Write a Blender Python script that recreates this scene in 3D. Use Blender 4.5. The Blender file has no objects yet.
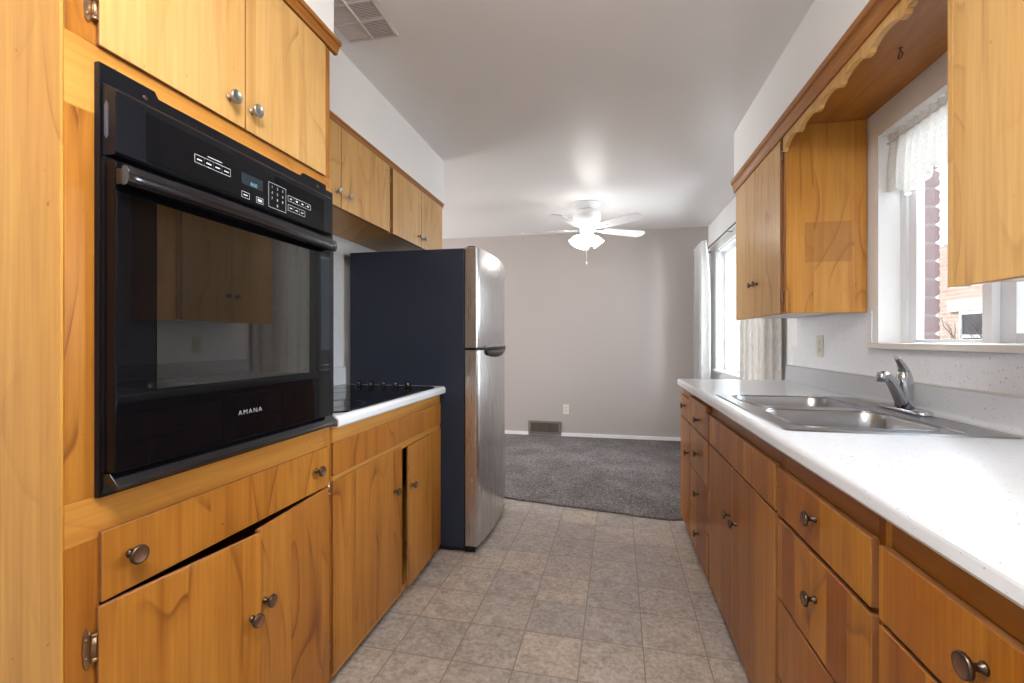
import bpy, bmesh, math, random
from mathutils import Vector, Matrix
random.seed(7)
S = bpy.context.scene
COL = S.collection
PI = math.pi

# ------------------------------------------------------------------ camera, sky, lights, exposure
cd = bpy.data.cameras.new('camera')
cam = bpy.data.objects.new('camera', cd); COL.objects.link(cam)
cd.sensor_width = 36.0
cd.lens = 465.0 / 1024.0 * 36.0
cd.shift_y = -1.5 / 1024.0
cd.clip_start = 0.02
cam.location = (0, 0, 1.16)
cam.rotation_euler = (PI / 2, 0, math.atan(97.0 / 465.0))
S.camera = cam

S.view_settings.view_transform = 'Standard'
S.view_settings.look = 'None'
S.view_settings.gamma = 1.0
S.view_settings.use_curve_mapping = False
S.view_settings.exposure = 0.28

W = bpy.data.worlds.new('sky'); S.world = W; W.use_nodes = True
wn = W.node_tree.nodes; wn.clear()
wo = wn.new('ShaderNodeOutputWorld'); wb = wn.new('ShaderNodeBackground')
wb.inputs[0].default_value = (0.80, 0.90, 1.0, 1); wb.inputs[1].default_value = 1.6
W.node_tree.links.new(wb.outputs[0], wo.inputs[0])

def light(name, kind, loc, rot, power, size=(1, 1), color=(1, 1, 1)):
    l = bpy.data.lights.new(name, kind); l.energy = power; l.color = color
    if kind == 'AREA':
        l.shape = 'RECTANGLE'; l.size, l.size_y = size
    o = bpy.data.objects.new(name, l); COL.objects.link(o)
    o.location = loc; o.rotation_euler = rot
    return o

sun = light('sun', 'SUN', (0, 0, 8), (0, math.radians(-48), math.radians(-8)), 3.4, color=(1, .95, .86)); sun.data.angle = 0.01
# area lamps as window daylight; the living room one is an added, unseen source
light('fill_living_room', 'AREA', (-4.45, 4.3, 1.5), (PI / 2, 0, -PI / 2), 95, (1.9, 1.9), (1, .98, .96))
light('daylight_kitchen_window', 'AREA', (2.35, 2.0, 1.95), (0, math.radians(86), 0), 130, (1.3, 1.0), (.84, .92, 1.0))
light('daylight_dining_window', 'AREA', (2.1, 4.3, 1.75), (0, math.radians(88), math.radians(22)), 150, (1.6, 1.7), (.92, .96, 1.0))

# ------------------------------------------------------------------ materials
def nodes_of(m):
    m.use_nodes = True
    nt = m.node_tree
    b = nt.nodes.get('Principled BSDF')
    return nt, nt.nodes, nt.links, b

MATS = {}
def plain(name, col, rough=0.5, metal=0.0, coat=0.0, spec=0.5, bump=None, emit=None):
    m = bpy.data.materials.new(name); nt, N, L, b = nodes_of(m)
    b.inputs['Base Color'].default_value = (*col, 1)
    b.inputs['Roughness'].default_value = rough
    b.inputs['Metallic'].default_value = metal
    b.inputs['Coat Weight'].default_value = coat
    b.inputs['Coat Roughness'].default_value = 0.1
    b.inputs['Specular IOR Level'].default_value = spec
    if emit:
        b.inputs['Emission Color'].default_value = (*emit[0], 1); b.inputs['Emission Strength'].default_value = emit[1]
    if bump:
        tc = N.new('ShaderNodeTexCoord'); no = N.new('ShaderNodeTexNoise'); bu = N.new('ShaderNodeBump')
        no.inputs['Scale'].default_value = bump[0]; no.inputs['Detail'].default_value = 3
        bu.inputs['Strength'].default_value = bump[1]; bu.inputs['Distance'].default_value = 0.002
        L.new(tc.outputs['Object'], no.inputs['Vector']); L.new(no.outputs['Fac'], bu.inputs['Height'])
        L.new(bu.outputs['Normal'], b.inputs['Normal'])
    MATS[name] = m
    return m

def math_node(N, L, op, a, b=None, c=None):
    n = N.new('ShaderNodeMath'); n.operation = op
    for i, v in enumerate((a, b, c)):
        if v is None: continue
        if isinstance(v, (int, float)): n.inputs[i].default_value = v
        else: L.new(v, n.inputs[i])
    return n.outputs[0]

def ramp(N, L, fac, stops):
    r = N.new('ShaderNodeValToRGB'); e = r.color_ramp.elements
    while len(e) < len(stops): e.new(0.5)
    for el, (p, c) in zip(e, stops):
        el.position = p; el.color = (*c, 1) if len(c) == 3 else c
    L.new(fac, r.inputs[0])
    return r.outputs[0]

def mixcol(N, L, fac, a, b, mode='MIX'):
    n = N.new('ShaderNodeMix'); n.data_type = 'RGBA'; n.blend_type = mode
    for s, v in ((0, fac), (6, a), (7, b)):
        if isinstance(v, (int, float)): n.inputs[s].default_value = v
        elif isinstance(v, tuple): n.inputs[s].default_value = (*v, 1)
        else: L.new(v, n.inputs[s])
    return n.outputs[2]

def wood(name, light_c, mid_c, dark_c, grain='Z', plank=0.13, plank_mix=0.5, figure=0.6, rough=0.32, stain=None, streak=.18):
    """Varnished veneer: boards of varied tint, fine pores along the grain and dark cathedral lines."""
    m = bpy.data.materials.new(name); nt, N, L, b = nodes_of(m)
    tc = N.new('ShaderNodeTexCoord'); oi = N.new('ShaderNodeObjectInfo')
    sp = N.new('ShaderNodeSeparateXYZ'); L.new(tc.outputs['Object'], sp.inputs[0])
    x, y, z = sp.outputs
    if grain == 'Z': across, along = math_node(N, L, 'ADD', x, y), z
    elif grain == 'Y': across, along = math_node(N, L, 'ADD', x, z), y
    else: across, along = math_node(N, L, 'ADD', y, z), x
    rnd = oi.outputs['Random']
    off = math_node(N, L, 'MULTIPLY', rnd, 37.0)
    across = math_node(N, L, 'ADD', across, off)
    # boards
    pn = math_node(N, L, 'MULTIPLY', across, 1.0 / plank)
    pf = math_node(N, L, 'FLOOR', pn)
    wn_ = N.new('ShaderNodeTexWhiteNoise'); wn_.noise_dimensions = '1D'; L.new(pf, wn_.inputs['W'])
    pr = wn_.outputs['Value']
    # low frequency warp of the grain
    cv = N.new('ShaderNodeCombineXYZ')
    L.new(math_node(N, L, 'MULTIPLY', across, 4.6), cv.inputs[0]); L.new(math_node(N, L, 'MULTIPLY', along, 1.15), cv.inputs[1]); L.new(math_node(N, L, 'MULTIPLY', pf, 3.7), cv.inputs[2])
    n1 = N.new('ShaderNodeTexNoise'); n1.inputs['Scale'].default_value = 1.0; n1.inputs['Detail'].default_value = 1.5; n1.inputs['Roughness'].default_value = .35
    L.new(cv.outputs[0], n1.inputs['Vector'])
    rings = math_node(N, L, 'FRACT', math_node(N, L, 'MULTIPLY', n1.outputs['Fac'], 8.0))
    fig = ramp(N, L, rings, [(0.0, (0, 0, 0)), (0.70, (.06, .06, .06)), (0.86, (.30, .30, .30)), (0.955, (1, 1, 1)), (1.0, (.0, .0, .0))])
    # where the figure shows at all
    n3 = N.new('ShaderNodeTexNoise'); n3.inputs['Scale'].default_value = 2.2; n3.inputs['Detail'].default_value = 2
    cv3 = N.new('ShaderNodeCombineXYZ'); L.new(math_node(N, L, 'MULTIPLY', across, 2.0), cv3.inputs[0]); L.new(along, cv3.inputs[1]); L.new(math_node(N, L, 'MULTIPLY', pf, 1.9), cv3.inputs[2])
    L.new(cv3.outputs[0], n3.inputs['Vector'])
    patch = ramp(N, L, n3.outputs['Fac'], [(0.42, (0.08, 0.08, 0.08)), (0.66, (1, 1, 1))])
    # fine streaks
    cv2 = N.new('ShaderNodeCombineXYZ')
    L.new(math_node(N, L, 'MULTIPLY', across, 120.0), cv2.inputs[0]); L.new(math_node(N, L, 'MULTIPLY', along, 4.0), cv2.inputs[1])
    n2 = N.new('ShaderNodeTexNoise'); n2.inputs['Scale'].default_value = 1.0; n2.inputs['Detail'].default_value = 4
    L.new(cv2.outputs[0], n2.inputs['Vector'])
    fine = ramp(N, L, n2.outputs['Fac'], [(0.3, (0, 0, 0)), (0.7, (1, 1, 1))])
    base = mixcol(N, L, math_node(N, L, 'MULTIPLY', pr, plank_mix), light_c, mid_c)
    base = mixcol(N, L, math_node(N, L, 'MULTIPLY', rnd, .22), base, mid_c)
    base = mixcol(N, L, math_node(N, L, 'MULTIPLY', n3.outputs['Fac'], 0.55), base, mid_c)
    # broad soft bands running with the grain
    cv5 = N.new('ShaderNodeCombineXYZ')
    L.new(math_node(N, L, 'MULTIPLY', across, 22.0), cv5.inputs[0]); L.new(math_node(N, L, 'MULTIPLY', along, .9), cv5.inputs[1]); L.new(math_node(N, L, 'MULTIPLY', pf, 2.3), cv5.inputs[2])
    n5 = N.new('ShaderNodeTexNoise'); n5.inputs['Scale'].default_value = 1.0; n5.inputs['Detail'].default_value = 3; n5.inputs['Distortion'].default_value = .5
    L.new(cv5.outputs[0], n5.inputs['Vector'])
    band = ramp(N, L, n5.outputs['Fac'], [(.38, (0, 0, 0)), (.72, (1, 1, 1))])
    base = mixcol(N, L, math_node(N, L, 'MULTIPLY', band, 0.55), base, mid_c)
    base = mixcol(N, L, math_node(N, L, 'MULTIPLY', math_node(N, L, 'POWER', band, 3.0), 0.32), base, dark_c)
    base = mixcol(N, L, math_node(N, L, 'MULTIPLY', fine, streak), base, dark_c)
    f = math_node(N, L, 'MULTIPLY', math_node(N, L, 'MULTIPLY', fig, patch), figure)
    base = mixcol(N, L, f, base, dark_c)
    if stain:   # a rectangle of less faded veneer where something hung: (axis, lo, hi, zlo, zhi, colour)
        ax, lo, hi, zlo, zhi, c = stain
        a_ = {'X': x, 'Y': y}[ax]
        k = math_node(N, L, 'MULTIPLY', math_node(N, L, 'GREATER_THAN', a_, lo), math_node(N, L, 'LESS_THAN', a_, hi))
        k2 = math_node(N, L, 'MULTIPLY', math_node(N, L, 'GREATER_THAN', z, zlo), math_node(N, L, 'LESS_THAN', z, zhi))
        base = mixcol(N, L, math_node(N, L, 'MULTIPLY', math_node(N, L, 'MULTIPLY', k, k2), .45), base, c)
    # specks of wear
    n4 = N.new('ShaderNodeTexNoise'); n4.inputs['Scale'].default_value = 55; n4.inputs['Detail'].default_value = 1
    L.new(tc.outputs['Object'], n4.inputs['Vector'])
    sk = ramp(N, L, n4.outputs['Fac'], [(0.0, (1, 1, 1)), (0.19, (1, 1, 1)), (0.21, (0, 0, 0)), (1, (0, 0, 0))])
    base = mixcol(N, L, math_node(N, L, 'MULTIPLY', sk, .5), base, dark_c)
    L.new(base, b.inputs['Base Color'])
    b.inputs['Roughness'].default_value = rough; b.inputs['Specular IOR Level'].default_value = .26
    bu = N.new('ShaderNodeBump'); bu.inputs['Strength'].default_value = 0.08; bu.inputs['Distance'].default_value = 0.002
    L.new(n2.outputs['Fac'], bu.inputs['Height']); L.new(bu.outputs['Normal'], b.inputs['Normal'])
    MATS[name] = m
    return m

HONEY = ((.67, .36, .088), (.44, .172, .024), (.17, .042, .006))
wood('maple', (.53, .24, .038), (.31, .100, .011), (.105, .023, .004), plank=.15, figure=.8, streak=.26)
wood('maple_rail', *HONEY, grain='Y', plank=.09, figure=.3)
wood('maple_panel', (.66, .365, .085), (.48, .22, .036), (.17, .05, .008), plank=.19, figure=.35, streak=.24)
wood('maple_upper', (.69, .45, .185), (.56, .305, .085), (.20, .056, .009), plank=.17, figure=.55)  # paler copy of the maple; stronger light up high put into its colour
wood('maple_stained', *HONEY, plank=.16, stain=('X', -.075, .107, .222, .397, (.26, .10, .02)))
wood('maple_base', (.64, .29, .026), (.26, .072, .006), (.085, .018, .003), plank=.085, plank_mix=1.0, figure=.5, streak=.36)  # own redder planks, plus the shade of the right side put into the colour
wood('maple_trim', (.44, .19, .038), (.30, .105, .016), (.13, .035, .006), grain='Y', plank=.05, figure=.3)
wood('maple_base_rail', (.36, .140, .016), (.23, .070, .008), (.09, .020, .003), grain='Y', plank=.08, figure=.3)  # darker copy of the rail wood, with right-side shade in its colour
plain('inside_wood', (.20, .11, .05), .7)
plain('dark_void', (.012, .010, .008), .9)
plain('wood_edge', (.22, .085, .025), .5)
plain('underside_white', (.72, .70, .68), .55)

def paint(name, c, rough, bump=140, strength=.05):
    return plain(name, c, rough, bump=(bump, strength))
paint('wall_white', (.86, .86, .865), .6)
paint('wall_taupe', (.455, .405, .385), .55)
paint('ceiling_paint', (.78, .765, .765), .40, 90, .03)
plain('trim_white', (.83, .83, .83), .35)
plain('vinyl_white', (.80, .81, .84), .3)
plain('trim_cream', (.78, .745, .70), .4)
plain('black_enamel', (.004, .0046, .0075), .30, spec=.22)
plain('black_glass', (.003, .003, .004), .03, spec=.16)
plain('cooktop_glass', (.004, .004, .006), .04, spec=.55)
plain('black_gloss', (.006, .006, .008), .14, spec=.55)
plain('oven_window', (.010, .009, .008), .03, spec=1.0)
plain('oven_grey_edge', (.06, .07, .10), .3)
plain('fridge_side', (.017, .022, .038), .5, bump=(260, .12), spec=.3)
plain('black_plastic', (.008, .008, .010), .4, spec=.25)
plain('print_white', (.55, .57, .62), .5)
plain('print_teal', (.10, .25, .28), .5, emit=((.25, .6, .65), .25))
plain('display_blue', (.006, .016, .030), .1)
plain('chrome', (.50, .52, .56), .14, metal=1)
plain('nickel', (.42, .40, .38), .33, metal=1)
plain('brass', (.40, .27, .17), .35, metal=1)
plain('bronze', (.12, .088, .066), .38, metal=1)
plain('bronze_face', (.17, .085, .05), .5, metal=.6)
plain('outlet_ivory', (.70, .68, .58), .4)
plain('outlet_slot', (.04, .035, .03), .6)
plain('register_brown', (.11, .085, .07), .5)
plain('register_frame', (.21, .165, .145), .5)
plain('vent_metal', (.66, .60, .56), .45)
plain('fan_white', (.82, .82, .83), .35)
plain('chain_white', (.75, .74, .72), .4)
plain('rod_metal', (.20, .20, .21), .35, metal=1)
plain('shade_glass', (.95, .93, .9), .4, emit=((1.0, .96, .92), 13.0))
plain('fill_lamp_glow', (.9, .9, .9), .5, emit=((1.0, .985, .96), 48))  # glow of the added fill lamp
plain('mortar', (.17, .135, .125), .9, bump=(60, .5))
plain('bark', (.07, .055, .05), .9)
plain('roof_dark', (.16, .14, .14), .9)
plain('house_window', (.05, .04, .045), .08)
plain('burner_ring', (.018, .018, .020), .25)

def steel(name, col, rough, aniso_axis):
    m = plain(name, col, rough, metal=1); nt, N, L, b = nodes_of(m)
    tc = N.new('ShaderNodeTexCoord'); mp = N.new('ShaderNodeMapping'); no = N.new('ShaderNodeTexNoise')
    mp.inputs['Scale'].default_value = aniso_axis
    no.inputs['Scale'].default_value = 1; no.inputs['Detail'].default_value = 3
    L.new(tc.outputs['Object'], mp.inputs[0]); L.new(mp.outputs[0], no.inputs['Vector'])
    bu = N.new('ShaderNodeBump'); bu.inputs['Strength'].default_value = .03; bu.inputs['Distance'].default_value = .001
    L.new(no.outputs['Fac'], bu.inputs['Height']); L.new(bu.outputs['Normal'], b.inputs['Normal'])
    rr = math_node(N, L, 'MULTIPLY_ADD', no.outputs['Fac'], .06, rough - .03); L.new(rr, b.inputs['Roughness'])
steel('stainless_door', (.56, .54, .535), .28, (300, 300, 4))
steel('sink_steel', (.40, .405, .42), .30, (6, 160, 160))

def laminate(name, c=(.83, .855, .90), dens=.25):
    m = bpy.data.materials.new(name); nt, N, L, b = nodes_of(m)
    tc = N.new('ShaderNodeTexCoord'); v = N.new('ShaderNodeTexNoise'); v.inputs['Scale'].default_value = 160; v.inputs['Detail'].default_value = 1
    L.new(tc.outputs['Object'], v.inputs['Vector'])
    k = ramp(N, L, v.outputs['Fac'], [(0, (1, 1, 1)), (dens, (1, 1, 1)), (dens + .04, (0, 0, 0)), (1, (0, 0, 0))])
    n = N.new('ShaderNodeTexNoise'); n.inputs['Scale'].default_value = 30; n.inputs['Detail'].default_value = 2
    L.new(tc.outputs['Object'], n.inputs['Vector'])
    c0 = mixcol(N, L, n.outputs['Fac'], c, tuple(i * .95 for i in c))
    L.new(mixcol(N, L, math_node(N, L, 'MULTIPLY', k, .7), c0, (.22, .22, .22)), b.inputs['Base Color'])
    b.inputs['Roughness'].default_value = .24
    MATS[name] = m
laminate('laminate', (.76, .785, .825))
laminate('laminate_wall', (.85, .87, .91), .27)

def tiles():
    m = bpy.data.materials.new('vinyl_tile'); nt, N, L, b = nodes_of(m)
    tc = N.new('ShaderNodeTexCoord'); mp = N.new('ShaderNodeMapping'); mp.vector_type = 'POINT'
    T = .2266
    # tile axes are turned about one degree against the cabinets
    mp.inputs['Rotation'].default_value = (0, 0, math.radians(1.05))
    L.new(tc.outputs['Object'], mp.inputs[0])
    sp = N.new('ShaderNodeSeparateXYZ'); L.new(mp.outputs[0], sp.inputs[0])
    u = math_node(N, L, 'ADD', math_node(N, L, 'MULTIPLY', sp.outputs[0], 1 / T), 3.593 + 20)
    v = math_node(N, L, 'ADD', math_node(N, L, 'MULTIPLY', sp.outputs[1], 1 / T), 20 - .03)
    fu, fv = math_node(N, L, 'FRACT', u), math_node(N, L, 'FRACT', v)
    du = math_node(N, L, 'ABSOLUTE', math_node(N, L, 'SUBTRACT', fu, .5)); dv = math_node(N, L, 'ABSOLUTE', math_node(N, L, 'SUBTRACT', fv, .5))
    dm = math_node(N, L, 'MAXIMUM', du, dv)
    gr = math_node(N, L, 'GREATER_THAN', dm, .4905)
    cell = N.new('ShaderNodeCombineXYZ'); L.new(math_node(N, L, 'FLOOR', u), cell.inputs[0]); L.new(math_node(N, L, 'FLOOR', v), cell.inputs[1])
    wn_ = N.new('ShaderNodeTexWhiteNoise'); wn_.noise_dimensions = '2D'; L.new(cell.outputs[0], wn_.inputs['Vector'])
    # each tile samples its own piece of stone pattern
    vo = N.new('ShaderNodeVectorMath'); vo.operation = 'MULTIPLY_ADD'
    L.new(wn_.outputs['Color'], vo.inputs[0]); vo.inputs[1].default_value = (9, 9, 9); L.new(mp.outputs[0], vo.inputs[2])
    n1 = N.new('ShaderNodeTexNoise'); n1.inputs['Scale'].default_value = 13; n1.inputs['Detail'].default_value = 4; n1.inputs['Roughness'].default_value = .6; n1.inputs['Distortion'].default_value = .6
    L.new(vo.outputs[0], n1.inputs['Vector'])
    n2 = N.new('ShaderNodeTexNoise'); n2.inputs['Scale'].default_value = 55; n2.inputs['Detail'].default_value = 6; n2.inputs['Roughness'].default_value = .75
    L.new(vo.outputs[0], n2.inputs['Vector'])
    c1 = ramp(N, L, n1.outputs['Fac'], [(.34, (.26, .215, .18)), (.46, (.35, .30, .26)), (.55, (.42, .37, .325)), (.68, (.53, .48, .43))])
    c2 = ramp(N, L, n2.outputs['Fac'], [(.34, (.17, .13, .10)), (.46, (.36, .305, .265)), (.64, (.60, .545, .49))])
    c = mixcol(N, L, .58, c1, c2)
    hue = mixcol(N, L, wn_.outputs['Value'], (.84, .84, .86), (1.05, 1.0, .94))
    c = mixcol(N, L, 1.0, c, hue, 'MULTIPLY')
    c = mixcol(N, L, gr, c, (.21, .165, .125))
    L.new(c, b.inputs['Base Color'])
    b.inputs['Roughness'].default_value = .38
    h = math_node(N, L, 'SUBTRACT', math_node(N, L, 'MULTIPLY', n2.outputs['Fac'], .3), gr)
    bu = N.new('ShaderNodeBump'); bu.inputs['Strength'].default_value = .25; bu.inputs['Distance'].default_value = .002
    L.new(h, bu.inputs['Height']); L.new(bu.outputs['Normal'], b.inputs['Normal'])
    MATS['vinyl_tile'] = m
tiles()

def carpet_mat():
    m = bpy.data.materials.new('carpet_pile'); nt, N, L, b = nodes_of(m)
    tc = N.new('ShaderNodeTexCoord')
    n1 = N.new('ShaderNodeTexNoise'); n1.inputs['Scale'].default_value = 85; n1.inputs['Detail'].default_value = 3; n1.inputs['Roughness'].default_value = .7
    n2 = N.new('ShaderNodeTexNoise'); n2.inputs['Scale'].default_value = 3.2; n2.inputs['Detail'].default_value = 3
    for n in (n1, n2): L.new(tc.outputs['Object'], n.inputs['Vector'])
    c = ramp(N, L, n1.outputs['Fac'], [(.36, (.085, .074, .070)), (.5, (.165, .148, .143)), (.64, (.30, .275, .268))])
    c = mixcol(N, L, .8, c, ramp(N, L, n2.outputs['Fac'], [(.35, (.72, .71, .72)), (.65, (1.15, 1.15, 1.17))]), 'MULTIPLY')
    L.new(c, b.inputs['Base Color']); b.inputs['Roughness'].default_value = .95; b.inputs['Specular IOR Level'].default_value = .1
    bu = N.new('ShaderNodeBump'); bu.inputs['Strength'].default_value = .9; bu.inputs['Distance'].default_value = .008
    L.new(n1.outputs['Fac'], bu.inputs['Height']); L.new(bu.outputs['Normal'], b.inputs['Normal'])
    MATS['carpet_pile'] = m
carpet_mat()

def glass_mat():
    m = bpy.data.materials.new('window_glass'); nt, N, L, b = nodes_of(m)
    N.remove(b); out = N['Material Output']
    t = N.new('ShaderNodeBsdfTransparent'); t.inputs[0].default_value = (.96, .98, .98, 1)
    g = N.new('ShaderNodeBsdfGlossy'); g.inputs['Roughness'].default_value = .02
    f = N.new('ShaderNodeLayerWeight'); f.inputs[0].default_value = .5
    sch = math_node(N, L, 'MULTIPLY_ADD', math_node(N, L, 'POWER', f.outputs['Facing'], 5.0), .55, .035)
    mx = N.new('ShaderNodeMixShader'); L.new(sch, mx.inputs[0]); L.new(t.outputs[0], mx.inputs[1]); L.new(g.outputs[0], mx.inputs[2])
    L.new(mx.outputs[0], out.inputs[0]); MATS['window_glass'] = m
glass_mat()

def fabric(name, c, trans, alpha=1.0, weave=400, stripe=None):
    m = bpy.data.materials.new(name); nt, N, L, b = nodes_of(m)
    N.remove(b); out = N['Material Output']
    tc = N.new('ShaderNodeTexCoord'); n = N.new('ShaderNodeTexNoise'); mp = N.new('ShaderNodeMapping')
    mp.inputs['Scale'].default_value = (weave, weave, weave * .25); L.new(tc.outputs['Object'], mp.inputs[0])
    n.inputs['Scale'].default_value = 1; n.inputs['Detail'].default_value = 3; L.new(mp.outputs[0], n.inputs['Vector'])
    col = mixcol(N, L, n.outputs['Fac'], tuple(i * .62 for i in c), tuple(min(1, i * 1.25) for i in c))
    d = N.new('ShaderNodeBsdfDiffuse'); tl = N.new('ShaderNodeBsdfTranslucent'); mx = N.new('ShaderNodeMixShader')
    L.new(col, d.inputs[0]); L.new(col, tl.inputs[0]); mx.inputs[0].default_value = trans
    L.new(d.outputs[0], mx.inputs[1]); L.new(tl.outputs[0], mx.inputs[2])
    o = mx.outputs[0]
    if alpha < 1:
        tr = N.new('ShaderNodeBsdfTransparent'); m2 = N.new('ShaderNodeMixShader'); m2.inputs[0].default_value = alpha
        L.new(tr.outputs[0], m2.inputs[1]); L.new(o, m2.inputs[2]); o = m2.outputs[0]
    L.new(o, out.inputs[0]); MATS[name] = m
fabric('linen', (.74, .72, .69), .25, weave=90)
fabric('white_drape', (.88, .87, .86), .4)
fabric('sheer_white', (.72, .70, .67), .10, alpha=.95)

def brick_mat(name, c1, c2, mort, scale=1.0):
    m = bpy.data.materials.new(name); nt, N, L, b = nodes_of(m)
    tc = N.new('ShaderNodeTexCoord'); sp = N.new('ShaderNodeSeparateXYZ'); cb = N.new('ShaderNodeCombineXYZ')
    L.new(tc.outputs['Object'], sp.inputs[0]); L.new(math_node(N, L, 'ADD', sp.outputs[1], sp.outputs[0]), cb.inputs[0]); L.new(sp.outputs[2], cb.inputs[1])
    br = N.new('ShaderNodeTexBrick'); L.new(cb.outputs[0], br.inputs['Vector'])
    br.inputs['Color1'].default_value = (*c1, 1); br.inputs['Color2'].default_value = (*c2, 1); br.inputs['Mortar'].default_value = (*mort, 1)
    br.inputs['Scale'].default_value = scale; br.inputs['Brick Width'].default_value = .21; br.inputs['Row Height'].default_value = .075; br.inputs['Mortar Size'].default_value = .008
    L.new(br.outputs['Color'], b.inputs['Base Color']); b.inputs['Roughness'].default_value = .9
    MATS[name] = m
brick_mat('brick_house', (.47, .31, .26), (.56, .41, .355), (.55, .48, .45))
brick_mat('brick_near', (.30, .17, .15), (.36, .22, .19), (.45, .42, .40))
plain('brick_block', (.135, .082, .080), .9, bump=(70, .6))
plain('yard', (.34, .32, .26), .95, bump=(8, .4))

# ------------------------------------------------------------------ mesh helpers
class MB:
    """Collects shapes in world coordinates; build() links them as one mesh object."""
    def __init__(s): s.v, s.f, s.m, s.sm = [], [], [], []
    def add(s, vs, fs, mi=0, smooth=False, tf=None):
        k = len(s.v)
        s.v += [tuple(tf @ Vector(p)) if tf else tuple(p) for p in vs]
        for f in fs: s.f.append([i + k for i in f]); s.m.append(mi); s.sm.append(smooth)
        return s
    def box(s, x0, x1, y0, y1, z0, z1, mi=0, tf=None):
        vs = [(x, y, z) for x in (x0, x1) for y in (y0, y1) for z in (z0, z1)]
        fs = [(0, 1, 3, 2), (4, 6, 7, 5), (0, 4, 5, 1), (2, 3, 7, 6), (0, 2, 6, 4), (1, 5, 7, 3)]
        return s.add(vs, fs, mi, tf=tf)
    def prism(s, pts, axis, a, b, mi=0, smooth=False, tf=None, cap=None):
        """pts: 2-D outline in the two other axes (cyclic order), swept along axis from a to b."""
        def P(p, t):
            return {'X': (t, p[0], p[1]), 'Y': (p[0], t, p[1]), 'Z': (p[0], p[1], t)}[axis]
        n = len(pts)
        vs = [P(p, a) for p in pts] + [P(p, b) for p in pts]
        s.add(vs, [(i, (i + 1) % n, n + (i + 1) % n, n + i) for i in range(n)], mi, smooth, tf)
        s.add([P(p, a) for p in pts], [tuple(range(n))[::-1]], mi if cap is None else cap, False, tf)
        s.add([P(p, b) for p in pts], [tuple(range(n))], mi if cap is None else cap, False, tf)
        return s
    def lathe(s, prof, origin, axis=(0, 0, 1), n=20, mi=0, tf=None, mats=None, caps=True):
        """prof: (radius, distance along axis)"""
        ax = Vector(axis).normalized(); q = Vector((0, 0, 1)).rotation_difference(ax).to_matrix()
        o = Vector(origin); vs = []
        for r, t in prof:
            for i in range(n):
                a = 2 * PI * i / n
                vs.append(o + q @ Vector((r * math.cos(a), r * math.sin(a), t)))
        for j in range(len(prof) - 1):
            k = mats[j] if mats else mi
            s_vs = vs[j * n:(j + 2) * n]
            s.add(s_vs, [(i, (i + 1) % n, n + (i + 1) % n, n + i) for i in range(n)], k, True, tf)
        if caps and prof[0][0] > 1e-6: s.add(vs[:n], [tuple(range(n))[::-1]], mats[0] if mats else mi, False, tf)
        if caps and prof[-1][0] > 1e-6: s.add(vs[-n:], [tuple(range(n))], mats[-1] if mats else mi, False, tf)
        return s
    def tube(s, path, radii, n=10, mi=0, tf=None, squash=None):
        P = [Vector(p) for p in path]
        if not isinstance(radii, (list, tuple)): radii = [radii] * len(P)
        t0 = (P[1] - P[0]).normalized(); up = Vector((0, 0, 1)) if abs(t0.z) < .9 else Vector((1, 0, 0))
        u = t0.cross(up).normalized(); vs = []
        for i, p in enumerate(P):
            t = (P[min(i + 1, len(P) - 1)] - P[max(i - 1, 0)]).normalized()
            u = (u - t * u.dot(t)).normalized(); w = t.cross(u)
            for k in range(n):
                a = 2 * PI * k / n; sq = squash or 1
                vs.append(p + (u * math.cos(a) + w * math.sin(a) * sq) * radii[i])
        m = len(P)
        s.add(vs, [(j * n + k, j * n + (k + 1) % n, (j + 1) * n + (k + 1) % n, (j + 1) * n + k) for j in range(m - 1) for k in range(n)], mi, True, tf)
        s.add(vs[:n], [tuple(range(n))[::-1]], mi, False, tf); s.add(vs[-n:], [tuple(range(n))], mi, False, tf)
        return s
    def sheet(s, rows, mi=0, smooth=True, tf=None):
        m = len(rows[0]); vs = [p for r in rows for p in r]
        return s.add(vs, [(j * m + i, j * m + i + 1, (j + 1) * m + i + 1, (j + 1) * m + i) for j in range(len(rows) - 1) for i in range(m - 1)], mi, smooth, tf)
    def build(s, name, mats, parent=None, bevel=0.0, loc=None, solid=0.0, segs=2, recalc=True):
        org = Vector((0, 0, 0))
        if parent is not None:
            p = parent
            while p is not None: org += p.location; p = p.parent
        elif loc: org = Vector(loc)
        me = bpy.data.meshes.new(name)
        me.from_pydata([tuple(Vector(v) - org) for v in s.v], [], s.f)
        if isinstance(mats, str): mats = [mats]
        for k in mats: me.materials.append(MATS[k])
        me.polygons.foreach_set('material_index', s.m); me.polygons.foreach_set('use_smooth', s.sm)
        if recalc:
            bm = bmesh.new(); bm.from_mesh(me); bmesh.ops.remove_doubles(bm, verts=bm.verts, dist=1e-6)
            bmesh.ops.recalc_face_normals(bm, faces=bm.faces); bm.to_mesh(me); bm.free()
        o = bpy.data.objects.new(name, me); COL.objects.link(o)
        if parent is not None: o.parent = parent
        else: o.location = org
        if solid:
            d = o.modifiers.new('thickness', 'SOLIDIFY'); d.thickness = solid; d.offset = 0
        if bevel:
            d = o.modifiers.new('edge', 'BEVEL'); d.width = bevel; d.segments = segs; d.limit_method = 'ANGLE'; d.angle_limit = math.radians(40)
            d.harden_normals = False
        return o

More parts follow.
